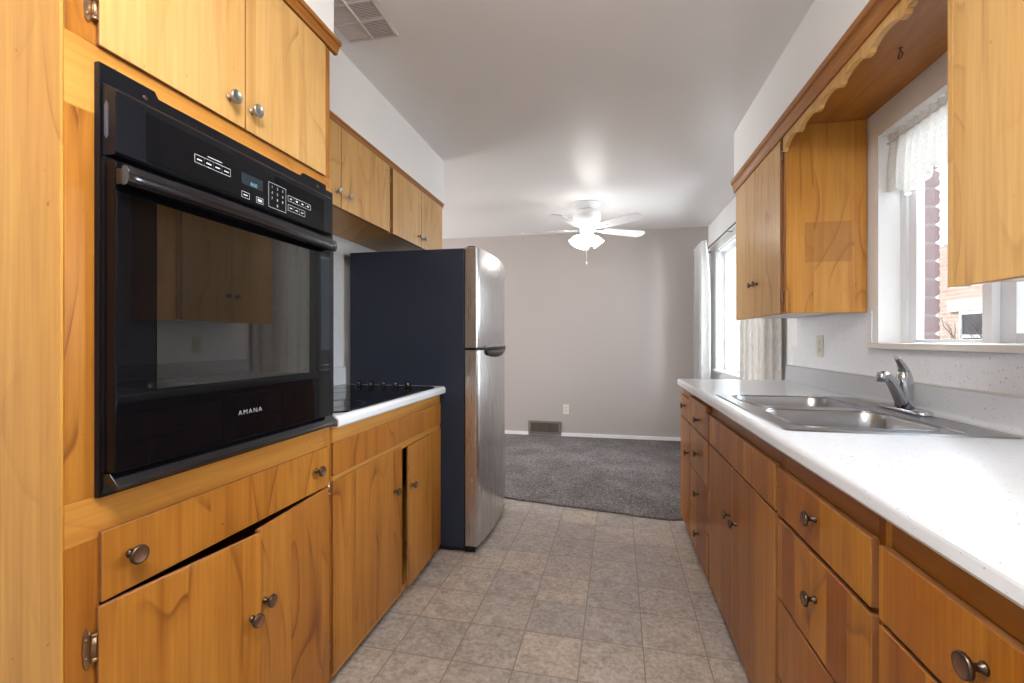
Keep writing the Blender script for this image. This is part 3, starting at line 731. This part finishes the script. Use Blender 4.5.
base_unit('wooden stack of four drawers beside the sink cabinet, nearest the sink', .912, 1.391,
          (('drawer', .924, 1.384, .691, .813, 1.148, .762), ('drawer', .924, 1.384, .468, .678, 1.148, .583), ('drawer', .924, 1.384, .253, .458, 1.148, .370), ('drawer', .924, 1.384, .05, .247, 1.148, .165)))
base_unit('wooden drawer cabinet nearest the camera under the white counter', .40, .911,
          (('drawer', .430, .900, .688, .813, .672, .760), ('drawer', .430, .900, .468, .678, .672, .57), ('drawer', .430, .900, .253, .458, .672, .37), ('drawer', .430, .900, .05, .247, .672, .165)))
base_unit('wooden base cabinet with one wide drawer over one door, near end of the sink counter', -.58, .399,
          (('drawer', -.55, .39, .688, .813, None, 0), ('door', -.55, .39, .05, .678, None, 0)))

# ------------------------------------------------------------------ sink counter
SX0, SX1, SY0, SY1 = .500, .995, 1.425, 2.225          # hole for the sink
CR = thing('countertop', (.78, 1.3, .872), 'long white speckled countertop with rolled front edge holding the sink', 'countertop')
mb = MB()
mb.prism([(p[0], p[1]) for p in nose(SX0, .430, -1, .912, .872)], 'Y', -.6, 3.150)
mb.box(SX1, 1.0855, -.6, 3.150, .872, .912)
mb.box(SX0, SX1, -.6, SY0, .872, .912).box(SX0, SX1, SY1, 3.150, .872, .912)
mb.build('slab', 'laminate', CR)
mb = MB(); pr_ = [(1.0858, .912)]
for i in range(5):
    a = PI / 2 * i / 4; pr_.append((1.0615 - .016 + .016 * math.sin(a) if 0 else 1.052 + .016 * math.sin(a) * .6, .9121 + .016 - .016 * math.cos(a)))
pr_ = [(1.0858, .9121), (1.046, .9121)] + [(1.046 + .018 * math.sin(PI / 2 * i / 8), .9303 - .018 * math.cos(PI / 2 * i / 8)) for i in range(1, 9)] + [(1.066 + .010 - .010 * math.cos(PI / 2 * i / 6), .998 + .010 * math.sin(PI / 2 * i / 6)) for i in range(7)] + [(1.0858, 1.008)]
mb.prism(pr_, 'Y', -.6, 3.150, smooth=True); mb.build('backsplash', 'laminate', CR)
mb = MB(); mb.box(1.068, 1.0858, -.6, 3.10, 1.0082, 1.0095); mb.build('caulk_line', 'trim_cream', CR)

# ------------------------------------------------------------------ sink
def rrect(x0, x1, y0, y1, r, n=6):
    pts = []
    for cx, cy, a0 in ((x1 - r, y1 - r, 0), (x0 + r, y1 - r, PI / 2), (x0 + r, y0 + r, PI), (x1 - r, y0 + r, 1.5 * PI)):
        for i in range(n + 1):
            a = a0 + PI / 2 * i / n; pts.append((cx + r * math.cos(a), cy + r * math.sin(a)))
    return pts
sk = thing('sink', (.745, 1.82, .80), 'stainless steel double-bowl drop-in sink in the white counter', 'sink')
BOWLS = ((.520, .885, 1.440, 1.795), (.520, .885, 1.850, 2.208))
bm = bmesh.new(); RT = .9165
loops = [rrect(.474, 1.018, 1.398, 2.250, .02)] + [rrect(*b_, .065) for b_ in BOWLS]
edges = []
for lp in loops:
    vs = [bm.verts.new((x, y, RT)) for x, y in lp]
    edges += [bm.edges.new((vs[i], vs[(i + 1) % len(vs)])) for i in range(len(vs))]
bmesh.ops.triangle_fill(bm, edges=edges, use_beauty=True)
mb = MB(); bm.verts.index_update()
mb.add([v.co.copy() for v in bm.verts], [[v.index for v in f_.verts] for f_ in bm.faces]); bm.free()
lo = loops[0]; k = len(lo); out = rrect(.470, 1.022, 1.394, 2.254, .022)
vs = [(x, y, RT) for x, y in lo] + [(x, y, .9125) for x, y in out]
mb.add(vs, [(i, (i + 1) % k, k + (i + 1) % k, k + i) for i in range(k)], 0, True)
# raised bead around ledge
mb.tube([(.905, 1.42, RT + .0005), (.905, 2.23, RT + .0005)], .003, 6)
for b_ in BOWLS:
    lp = rrect(*b_, .065); q_ = lp + [lp[0]]
    mb.tube([(x, y, RT + .0003) for x, y in q_], .0028, 6)
mb.tube([(1.010, 1.43, RT), (1.010, 2.22, RT)], .002, 6)
mb.build('rim', 'sink_steel', sk)
for b_ in BOWLS:
    m = MB(); prof = [(0, RT, .065), (.004, RT - .006, .062), (.010, RT - .05, .060), (.014, RT - .135, .058), (.024, RT - .158, .052), (.050, RT - .167, .040), (.11, RT - .170, .03)]
    lps = [rrect(b_[0] + o_, b_[1] - o_, b_[2] + o_, b_[3] - o_, r_) for o_, z_, r_ in prof]; k = len(lps[0])
    vs = [(x, y, prof[j][1]) for j, lp in enumerate(lps) for x, y in lp]
    m.add(vs, [(j * k + i, j * k + (i + 1) % k, (j + 1) * k + (i + 1) % k, (j + 1) * k + i) for j in range(len(lps) - 1) for i in range(k)], 0, True)
    m.add([(x, y, prof[-1][1]) for x, y in lps[-1]], [tuple(range(k))])
    bo = m.build('bowl', 'sink_steel', sk)
    m = MB(); cx, cy = (b_[0] + b_[1]) / 2, (b_[2] + b_[3]) / 2
    m.lathe([(.045, .0), (.045, .003), (.036, .003), (.030, -.004), (0, -.004)], (cx, cy, RT - .170), (0, 0, 1), 24); m.build('drain_strainer', 'chrome', bo)

# ------------------------------------------------------------------ faucet
fc = thing('faucet', (.988, 1.83, RT), 'chrome single-lever faucet standing behind the sink', 'faucet')
mb = MB()
lp0 = rrect(.961, 1.014, 1.705, 1.955, .0262); k = len(lp0); lp1 = rrect(.968, 1.007, 1.715, 1.945, .019)
mb.add([(x, y, RT + .0035) for x, y in lp0] + [(x, y, RT + .010) for x, y in lp0] + [(x, y, RT + .016) for x, y in lp1], [(j * k + i, j * k + (i + 1) % k, (j + 1) * k + (i + 1) % k, (j + 1) * k + i) for j in (0, 1) for i in range(k)], 0, True)
mb.add([(x, y, RT + .016) for x, y in lp1], [tuple(range(k))]); mb.build('base_plate', 'chrome', fc)
mb = MB(); mb.lathe([(.027, .014), (.0265, .05), (.0258, .062), (.0266, .064), (.0262, .082), (.0266, .086), (.0258, .100), (.023, .118), (.018, .134), (.010, .144), (0, .147)], (.988, 1.83, RT), (0, 0, 1), 28)
bd = mb.build('body', 'chrome', fc)
dx, dy = -.72, -.69
path = [(.988 + dx * t, 1.83 + dy * t, RT + zz) for t, zz in ((.005, .022), (.030, .040), (.060, .066), (.090, .092), (.120, .113), (.150, .126), (.172, .130))]
mb = MB(); mb.tube(path, [.019, .0185, .017, .0155, .0145, .014, .0135], 16)
spt = mb.build('spout', 'chrome', fc)
e = Vector(path[-1]); mb = MB(); mb.lathe([(.0155, .010), (.016, -.004), (.0150, -.020), (.011, -.022), (0, -.020)], e + Vector((dx * .004, dy * .004, 0)), (0, 0, 1), 18); mb.build('aerator', 'chrome', spt)
hp = [(.988, 1.83, RT + .132), (.980, 1.822, RT + .148), (.968, 1.812, RT + .164), (.954, 1.80, RT + .178), (.944, 1.79, RT + .184)]
mb = MB(); mb.tube(hp, [.018, .015, .0115, .0095, .008], 14, squash=.75); mb.build('lever', 'chrome', fc)

# ------------------------------------------------------------------ wall cabinets and valance on the right
UR = .755
def right_cab(label, y0, y1, doors, stain=False):
    t = thing('wall_cabinet', (.92, (y0 + y1) / 2, 1.28), label, 'cabinet', 'wall cabinets on the sink wall')
    m = MB()
    m.box(.770, 1.0855, y0, y0 + .018, 1.279, 2.1295); m.build('end_panel', 'maple_stained' if stain else 'maple_panel', t, bevel=.0015)
    m = MB(); m.box(.7905, 1.0855, y1 - .018, y1, 1.290, 2.1295).box(1.079, 1.0855, y0 + .019, y1 - .019, 1.29, 2.06); m.build('side_panel', 'maple_panel', t)
    m = MB(); m.box(.7905, 1.078, y0 + .0185, y1 - .0185, 1.290, 1.306); m.build('bottom_panel', 'underside_white', t)
    framing(t, 'stile', 'maple_upper', .771, .790, [(y0 + .0185, y0 + .036, 1.281, 2.06)] + ([(y1 - .034, y1, 1.281, 2.06)] if stain else []))
    if not stain: framing(t, 'stile', 'maple_upper', UR, .790, [(y1 - .0165, y1, 1.279, 2.06)])
    framing(t, 'rail', 'maple_rail', .771, .790, [(y0 + .036, y1 - .034, 1.281, 1.315), (y0 + .036, y1 - .034, 2.04, 2.06)])
    for a, b, ky, hy in doors:
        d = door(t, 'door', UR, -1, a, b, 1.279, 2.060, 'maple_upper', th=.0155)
        if ky: knob(d, UR, ky, 1.452, -1, LK, .0150)
        for zz in ((1.352, 1.99) if hy else ()): hinge(d, .770, hy, zz, -1, .050, -1 if hy < a else 1)
right_cab('honey wood wall cabinet beyond the kitchen window, square stain on its side', 2.268, 3.050, ((2.300, 2.668, 2.630, 2.296), (2.671, 3.047, 2.705, None)), True)
right_cab('honey wood wall cabinet nearest the camera, cut off by the photo edge', .330, 1.240, ((.345, .780, .740, None), (.783, 1.222, .82, 1.2265)))
# strip of the near cabinet beside its door
va = thing('window_valance', (.8, 1.75, 2.0), 'scalloped wooden valance board spanning above the kitchen window', 'valance')
mb = MB(); y0, y1 = 1.2405, 2.2675; N_ = 160; pts = []
for i in range(N_ + 1):
    y = y0 + (y1 - y0) * i / N_; s_ = (y - y0) / (y1 - y0) * 6.0; f_ = s_ - math.floor(s_)
    w = abs(2 * f_ - 1)                                        # bracket curve: cusp, hollow, small step
    h = .026 * (1 - w ** 2) if w < .72 else (.0125 if w < .80 else .004 * (1 - (w - .80) / .20))
    edge = min((y - y0), (y1 - y)); h -= .016 * max(0, 1 - edge / .10)
    pts.append((y, 2.010 + h))
mb.prism(pts + [(y1, 2.066), (y0, 2.066)], 'X', .7565, .7745); mb.build('scalloped_board', 'maple_upper', va)
mb = MB(); mb.box(.776, 1.0855, 1.2405, 2.2675, 2.108, 2.128).box(.7625, .775, 1.2405, 2.2675, 2.067, 2.107); mb.build('underside_panel', 'maple_trim', va)
mb = MB(); c0 = Vector((.926, 1.735, 2.108))
hk = [c0, c0 + Vector((0, 0, -.012))] + [c0 + Vector((.0, .011 * math.sin(a), -.012 - .011 + .011 * math.cos(a))) for a in [PI * j / 6 for j in range(1, 11)]]
mb.tube(hk, .0022, 8)
mb.lathe([(.006, 0), (.006, -.002), (.003, -.003)], c0, (0, 0, 1), 12)
tag(mb.build('cup_hook', 'bronze', loc=tuple(c0)), 'small brown cup hook screwed under the wooden valance', 'hook')

# ------------------------------------------------------------------ kitchen window
wn1 = MB(); J = .012
wn1.box(1.0905, 1.234, K0 - .0, K0 + J, KZ0, KZ1).box(1.0905, 1.234, K1 - J, K1, KZ0, KZ1).box(1.0905, 1.234, K0 + J, K1 - J, KZ1 - J, KZ1)
w1 = struct(wn1.build('window_1', 'trim_white'))
def ring(m, x0, x1, y0, y1, z0, z1, w):
    m.box(x0, x1, y0, y0 + w, z0, z1).box(x0, x1, y1 - w, y1, z0, z1).box(x0, x1, y0 + w, y1 - w, z0, z0 + w).box(x0, x1, y0 + w, y1 - w, z1 - w, z1); return m
ZF0, ZF1 = KZ0 - .034, KZ1 - J
mb = MB(); ring(mb, 1.170, 1.234, K0 + J, K1 - J, ZF0, ZF1, .036); mb.build('frame', 'vinyl_white', w1, bevel=.003)
YM = 1.765
def sash(x0, x1, ya, yb, wa, wb, z0, z1, w):
    m = MB(); m.box(x0, x1, ya, ya + wa, z0, z1).box(x0, x1, yb - wb, yb, z0, z1).box(x0 + .001, x1 - .001, ya + wa, yb - wb, z0, z0 + w).box(x0 + .001, x1 - .001, ya + wa, yb - wb, z1 - w, z1)
    m.build('sash', 'vinyl_white', w1, bevel=.0015)
sash(1.180, 1.204, 1.742, K1 - J - .0368, .0395, .048, ZF0 + .0368, ZF1 - .0368, .012)
sash(1.207, 1.229, K0 + J + .0368, 1.764, .030, .074, ZF0 + .0368, ZF1 - .0368, .030)
for x, a, b in ((1.193, 1.7825, 2.107), (1.218, K0 + J + .067, 1.690)):
    mb = MB(); mb.box(x - .002, x + .002, a, b, ZF0 + .0489 if x < 1.2 else ZF0 + .067, ZF1 - (.0489 if x < 1.2 else .067)); mb.build('pane', 'window_glass', w1)
mb = MB(); mb.box(1.060, 1.0858, K0 - .01, K1 + .010, KZ0 - .024, KZ0 - .0005).box(1.0858, 1.1695, K0 + .001, K1 - .001, KZ0 - .024, KZ0 - .0005); mb.build('sill', 'trim_cream', w1, bevel=.003)

def wavy(n, y0, y1, xf, z, amp_x):
    return [(xf(i / n, z), y0 + (y1 - y0) * i / n, z) for i in range(n + 1)]
# gathered valance curtain in the window
vc = thing('valance_curtain', (1.125, 1.77, 1.75), 'gathered white sheer valance curtain inside the kitchen window', 'curtain')
mb = MB(); n = 150; rows = []
for zz in (2.0, 1.985, 1.972, 1.963, 1.955, 1.93, 1.88, 1.82, 1.77, 1.745):
    row = []
    for i in range(n + 1):
        t = i / n; y = 1.345 + (2.186 - 1.345) * t
        a = .004 + .013 * min(1, max(0, (1.96 - zz) / .12)) if zz < 1.96 else (.004 if zz < 1.975 else .009)
        ph = 2 * PI * (17 * t + .35 * math.sin(9 * t) + .15 * math.sin(31 * t))
        z2 = zz
        if zz < 1.9: z2 = zz + (.028 * math.sin(2 * PI * 3.2 * t + 1.0) + .010 * math.sin(2 * PI * 9 * t)) * (1.9 - zz) / .155
        row.append((1.125 + a * math.sin(ph), y, z2))
    rows.append(row)
mb.sheet(rows); mb.build('gathered_cloth', 'sheer_white', vc)
mb = MB(); mb.tube([(1.125, 1.338, 1.967), (1.125, 2.192, 1.967)], .005, 10); mb.build('tension_rod', 'trim_cream', vc)

# ------------------------------------------------------------------ dining window, rod and drapes
mb = MB(); cw = .075; th = 1.074
mb.box(th, XR - .0005, D0 - cw, D0, DZ0 - .02, DZ1 + cw).box(th, XR - .0005, D1, D1 + cw, DZ0 - .02, DZ1 + cw).box(th, XR - .0005, D0, D1, DZ1, DZ1 + cw)
mb.box(1.0905, 1.31, D0, D0 + .012, DZ0, DZ1).box(1.0905, 1.31, D1 - .012, D1, DZ0, DZ1).box(1.0905, 1.234, D0 + .012, D1 - .012, DZ1 - .012, DZ1)
w2 = struct(mb.build('window_2', 'trim_white', bevel=.002))
mb = MB(); ring(mb, 1.15, 1.215, D0 + .0125, D1 - .0125, DZ0 + .0005, DZ1 - .0125, .040); mb.box(1.155, 1.21, 4.02, 4.06, DZ0 + .041, DZ1 - .053).box(1.155, 1.21, 4.57, 4.61, DZ0 + .041, DZ1 - .053); mb.build('frame', 'vinyl_white', w2, bevel=.002)
for a, b in ((D0 + .053, 4.02), (4.06, 4.57), (4.61, D1 - .053)):
    mb = MB(); mb.box(1.178, 1.182, a, b, DZ0 + .041, DZ1 - .053); mb.build('pane', 'window_glass', w2)
mb = MB(); mb.box(1.045, 1.149, D0 - .09, D1 + .09, DZ0 - .022, DZ0 - .0002); mb.build('sill', 'trim_white', w2, bevel=.003)

rd = thing('curtain_rod', (1.0, 4.3, 2.13), 'dark metal curtain rod along the dining window', 'curtain rod')
mb = MB(); mb.tube([(1.022, 3.12, 2.128), (1.022, 5.46, 2.128)], .008, 12); mb.build('rod', 'rod_metal', rd)
for y in (3.13, 4.45, 5.45):
    mb = MB(); mb.tube([(1.022, y, 2.128), (1.085, y, 2.128)], .005, 8).lathe([(.016, 0), (.016, -.005), (0, -.005)], (1.0895, y, 2.128), (1, 0, 0), 14); mb.build('bracket', 'rod_metal', rd)
def drape(label, y0, y1, folds, mat, x0=.985, amp=.032, flare=0.0, seed=1):
    m = MB(); n = folds * 14; rows = []; rnd = random.Random(seed); ph0 = rnd.random() * 6
    zs = [2.155, 2.140, 2.12, 2.09, 2.02, 1.8, 1.5, 1.2, .9, .6, .3, .03]
    for zz in zs:
        row = []
        k = min(1, max(0, (2.14 - zz) / .5))
        for i in range(n + 1):
            t = i / n
            ph = 2 * PI * folds * t + .5 * math.sin(5 * t + ph0) * k
            w = math.sin(ph); w = math.copysign(abs(w) ** .75, w)
            a = amp * (.75 + .35 * k + .25 * math.sin(7 * t + ph0) * k)
            x = x0 + a * w - .012 + flare * max(0, (zz - 1.9) / .25) * -1
            y = y0 + (y1 - y0) * t + .010 * math.cos(2 * ph) * k
            row.append((x, y, zz))
        rows.append(row)
    m.sheet(rows)
    o = m.build('drape', mat, solid=.0015, loc=(x0, (y0 + y1) / 2, .03))
    tag(o, label, 'curtain', 'drapes at the dining window'); return o
drape('white pleated drape at the far side of the dining window, by the taupe wall', 4.92, 5.40, 6, 'white_drape', x0=.958, amp=.030, flare=.015, seed=3)
drape('beige linen drape hanging just behind the end of the sink counter', 3.20, 4.08, 6, 'linen', x0=1.060, amp=.013, seed=8)

# ------------------------------------------------------------------ outlets, registers
def outlet(label, p, nrm, sgn):
    t = thing('wall_outlet', p, label, 'outlet')
    m = MB(); r = MB(); x, y, z = p
    w, h = .035, .0575
    def P(m_, a0, a1, z0, z1, d0, d1, mi=0):
        if nrm == 'X': m_.box(min(x + sgn * d0, x + sgn * d1), max(x + sgn * d0, x + sgn * d1), y + a0, y + a1, z + z0, z + z1, mi)
        else: m_.box(x + a0, x + a1, min(y + sgn * d0, y + sgn * d1), max(y + sgn * d0, y + sgn * d1), z + z0, z + z1, mi)
    P(m, -w, w, -h, h, 0, .005); m.build('cover_plate', 'outlet_ivory', t, bevel=.002)
    for zc in (-.0195, .0195):
        r = MB(); P(r, -.017, .017, zc - .014, zc + .014, .0051, .0075); sk_ = r.build('socket', 'outlet_ivory', t, bevel=.003)
        r = MB(); P(r, -.009, -.006, zc - .001, zc + .008, .0076, .0079); P(r, .006, .009, zc - .001, zc + .008, .0076, .0079); P(r, -.0025, .0025, zc - .010, zc - .005, .0076, .0079); r.build('slot', 'outlet_slot', sk_)
outlet('ivory electrical outlet on the white wall under the stained cabinet', (1.0858, 2.718, 1.128), 'X', -1)
outlet('ivory electrical outlet on the taupe wall above the baseboard', (-.500, YB - .0005, .336), 'Y', -1)

ar = thing('air_register', (-.754, YB, .11), 'brown floor-level air register in the taupe wall', 'vent')
mb = MB(); x0, x1, z0, z1 = -.952, -.558, .030, .190; w = .030
for a, b, c_, d_ in ((x0, x1, z0, z0 + w * .8), (x0, x1, z1 - w * .8, z1), (x0, x0 + w, z0 + w * .8, z1 - w * .8), (x1 - w, x1, z0 + w * .8, z1 - w * .8)): mb.box(a, b, YB - .012, YB - .0005, c_, d_)
mb.build('frame', 'register_frame', ar, bevel=.003)
mb = MB(); nz = 9
for i in range(nz):
    zz = z0 + .030 + (z1 - z0 - .060) * (i + .5) / nz
    mb.prism([(YB - .010, zz - .004), (YB - .009, zz - .005), (YB - .002, zz + .004), (YB - .003, zz + .005)], 'X', x0 + w, x1 - w)
for i in range(1, 3): mb.box(x0 + w + (x1 - x0 - 2 * w) * i / 3 - .002, x0 + w + (x1 - x0 - 2 * w) * i / 3 + .002, YB - .011, YB - .002, z0 + w * .8, z1 - w * .8)
mb.box(x0 + w, x1 - w, YB - .0018, YB - .0006, z0 + w * .8, z1 - w * .8)
mb.build('grille', 'register_brown', ar)

cv = thing('ceiling_vent', (-.965, 1.62, ZC), 'beige ceiling vent with square grids beside the left soffit', 'vent')
x0, x1, y0, y1 = -1.078, -.852, 1.462, 1.795; fl = .016
mb = MB()
for a, b, c_, d_ in ((x0, x1, y0, y0 + fl), (x0, x1, y1 - fl, y1), (x0, x0 + fl, y0 + fl, y1 - fl), (x1 - fl, x1, y0 + fl, y1 - fl)): mb.box(a, b, c_, d_, ZC - .010, ZC - .0005)
mb.build('frame', 'vent_metal', cv, bevel=.004)
xm = -.965; cr = [y0 + fl, y0 + fl + .0997, y0 + fl + .1993, y1 - fl]
mb = MB(); mb.tube([(xm, y0 + fl, ZC - .012), (xm, y1 - fl, ZC - .012)], .006, 8)
for y in cr[1:3]: mb.box(x0 + fl, x1 - fl, y - .005, y + .005, ZC - .014, ZC - .003)
mb.build('spine', 'vent_metal', cv)
mb = MB(); mb.box(x0 + fl, x1 - fl, y0 + fl, y1 - fl, ZC - .0012, ZC - .0006); mb.build('backing', 'dark_void', cv)
for s_ in (0, 1):
    for r_ in range(3):
        a, b = (x0 + fl, xm - .006) if s_ == 0 else (xm + .006, x1 - fl)
        c_, d_ = cr[r_] + .005, cr[r_ + 1] - .005
        m = MB(); n = 12
        for i in range(n):                                  # slats lean away from the spine
            xx = a + (b - a) * (i + .5) / n; q_ = .0045 if s_ == 0 else -.0028
            m.add([(xx - q_, c_, ZC - .012), (xx - q_, d_, ZC - .012), (xx + q_, d_, ZC - .003), (xx + q_, c_, ZC - .003)], [(0, 1, 2, 3)])
        for i in range(1, 11):
            yy = c_ + (d_ - c_) * i / 11; m.box(a, b, yy - .0008, yy + .0008, ZC - .0125, ZC - .0105)
        m.build('grille', 'vent_metal', cv, solid=.0008)

# ------------------------------------------------------------------ ceiling fan
FX, FY = -.205, 4.40
cf = thing('ceiling_fan', (FX, FY, ZC), 'white five-blade ceiling fan with lit glass shades over the dining area', 'ceiling fan')
mb = MB(); mb.lathe([(.135, 0), (.132, -.010), (.105, -.030), (.065, -.050), (.05, -.06)], (FX, FY, ZC - .0005), (0, 0, 1), 32); mb.build('canopy', 'fan_white', cf)
mb = MB(); mb.lathe([(.05, -.058), (.10, -.066), (.125, -.085), (.13, -.12), (.125, -.165), (.10, -.19), (.055, -.205), (.05, -.21)], (FX, FY, ZC), (0, 0, 1), 36); mb.build('motor_housing', 'fan_white', cf)
ZB = 2.195
for i in range(5):
    a = math.radians(31.5 + 72 * i); R = Matrix.Translation((FX, FY, ZB)) @ Matrix.Rotation(a, 4, 'Z') @ Matrix.Rotation(math.radians(-12), 4, 'X')
    m = MB(); n = 14; up = []; dn = []
    for j in range(n + 1):
        t = j / n; r = .175 + t * .45; hw = .048 + .018 * t
        if t > .9: hw *= math.sqrt(max(0.0, 1 - ((t - .9) / .1) ** 2)) * .55 + .45
        if t < .06: hw *= .8 + .2 * t / .06
        up.append((r, hw)); dn.append((r, -hw))
    m.prism(up + dn[::-1], 'Z', -.004, .004, tf=R); bl = m.build('blade', 'fan_white', cf)
    m = MB(); m.prism([(.085, .014), (.14, .012), (.19, .034), (.235, .030), (.25, .0), (.235, -.030), (.19, -.034), (.14, -.012), (.085, -.014)], 'Z', -.010, -.0045, tf=R); m.build('blade_iron', 'fan_white', bl)
mb = MB(); mb.lathe([(.05, -.205), (.062, -.230), (.062, -.280), (.045, -.300), (.020, -.310), (0, -.312)], (FX, FY, ZC), (0, 0, 1), 28); lk = mb.build('light_kit', 'fan_white', cf)
for i in range(4):
    a = math.radians(20 + 90 * i); d_ = Vector((math.cos(a) * .62, math.sin(a) * .62, -.78)).normalized()
    o_ = Vector((FX, FY, ZC - .285)) + Vector((math.cos(a), math.sin(a), 0)) * .050
    m = MB(); m.lathe([(.018, 0), (.022, .012), (.022, .028)], o_, d_, 16); m.build('socket', 'fan_white', lk)
    m = MB(); m.lathe([(.022, .026), (.036, .040), (.046, .065), (.050, .090), (.058, .115), (.050, .1148), (.0, .108)], o_, d_, 24); m.build('glass_shade', 'shade_glass', lk)
mb = MB(); mb.tube([(FX, FY - .03, ZC - .300), (FX, FY - .03, 1.885)], .0022, 6); mb.lathe([(.0, 0), (.006, -.004), (.008, -.016), (.005, -.028), (0, -.03)], (FX, FY - .03, 1.887), (0, 0, 1), 12)
mb.build('pull_chain', 'chain_white', cf)

# unseen drum lamp added above the camera to brighten the kitchen
kl = thing('fill_lamp', (-.12, .10, ZC), 'added white drum fill lamp, unseen above the camera', 'lamp')
mb = MB(); mb.lathe([(.065, -.0005), (.065, -.02), (.015, -.03), (.012, -.20), (0, -.20)], (-.12, .10, ZC), (0, 0, 1), 28); mb.build('fill_lamp_base', 'trim_white', kl)
mb = MB(); mb.lathe([(0, -.205), (.20, -.205), (.205, -.21), (.205, -.325), (.195, -.335), (0, -.34)], (-.12, .10, ZC), (0, 0, 1), 40); mb.build('fill_diffuser', 'fill_lamp_glow', kl)

# ------------------------------------------------------------------ outdoors
mb = MB(); mb.box(-30, 40, -30, 60, -.5, -.31); struct(mb.build('ground', 'yard'))
nh = thing('neighbour_house', (8.5, 9, -.31), 'sunlit pink brick house seen through the kitchen window', 'house')
hx = 6.6
mb = MB(); mb.box(hx, 10.5, 5.0, 11.1, -.31, 3.05); mb.build('brick_wall', 'brick_house', nh)
mb = MB(); mb.prism([(hx + .02, 3.05), (10.5, 3.05), (8.6, 4.1)], 'Y', 5.0, 11.1); mb.build('roof', 'roof_dark', nh)
mb = MB(); ring(mb, hx - .05, hx - .001, 9.15, 10.45, .55, 1.70, .06); mb.box(hx - .045, hx - .001, 9.21, 10.39, 1.20, 1.26); wf = mb.build('window_frame', 'vinyl_white', nh)
mb = MB(); mb.box(hx - .03, hx - .002, 9.21, 10.39, .61, 1.64); mb.build('pane', 'house_window', wf)
mb = MB(); mb.box(hx - .06, hx - .001, 9.0, 10.75, 1.71, 1.93); mb.build('lintel', 'trim_cream', nh)
sh = thing('bare_shrub', (4.2, 6.0, -.31), 'leafless shrub with thin branches outside the kitchen window', 'shrub')
mb = MB(); rnd = random.Random(5)
def branch(p, d, r, depth):
    L_ = .42 * (.72 ** (3 - depth)) * (1.1 + rnd.random() * .5) * 1.25
    q_ = p + d * L_ * .5 + Vector((rnd.uniform(-.05, .05), rnd.uniform(-.05, .05), 0)); e_ = p + d * L_ + Vector((rnd.uniform(-.06, .06), rnd.uniform(-.06, .06), 0))
    mb.tube([p, q_, e_], [r, r * .8, r * .6], 5)
    if depth > 0:
        for k_ in range(3):
            nd = (d + Vector((rnd.uniform(-.75, .75), rnd.uniform(-.75, .75), rnd.uniform(-.05, .5)))).normalized(); branch(e_ if k_ else q_, nd, r * .58, depth - 1)
for k_ in range(6):
    branch(Vector((4.2 + rnd.uniform(-.2, .2), 6.0 + rnd.uniform(-.5, .5), -.31)), Vector((rnd.uniform(-.3, .3), rnd.uniform(-.3, .3), 1)).normalized(), .022, 3)
mb.build('branches', 'bark', sh)
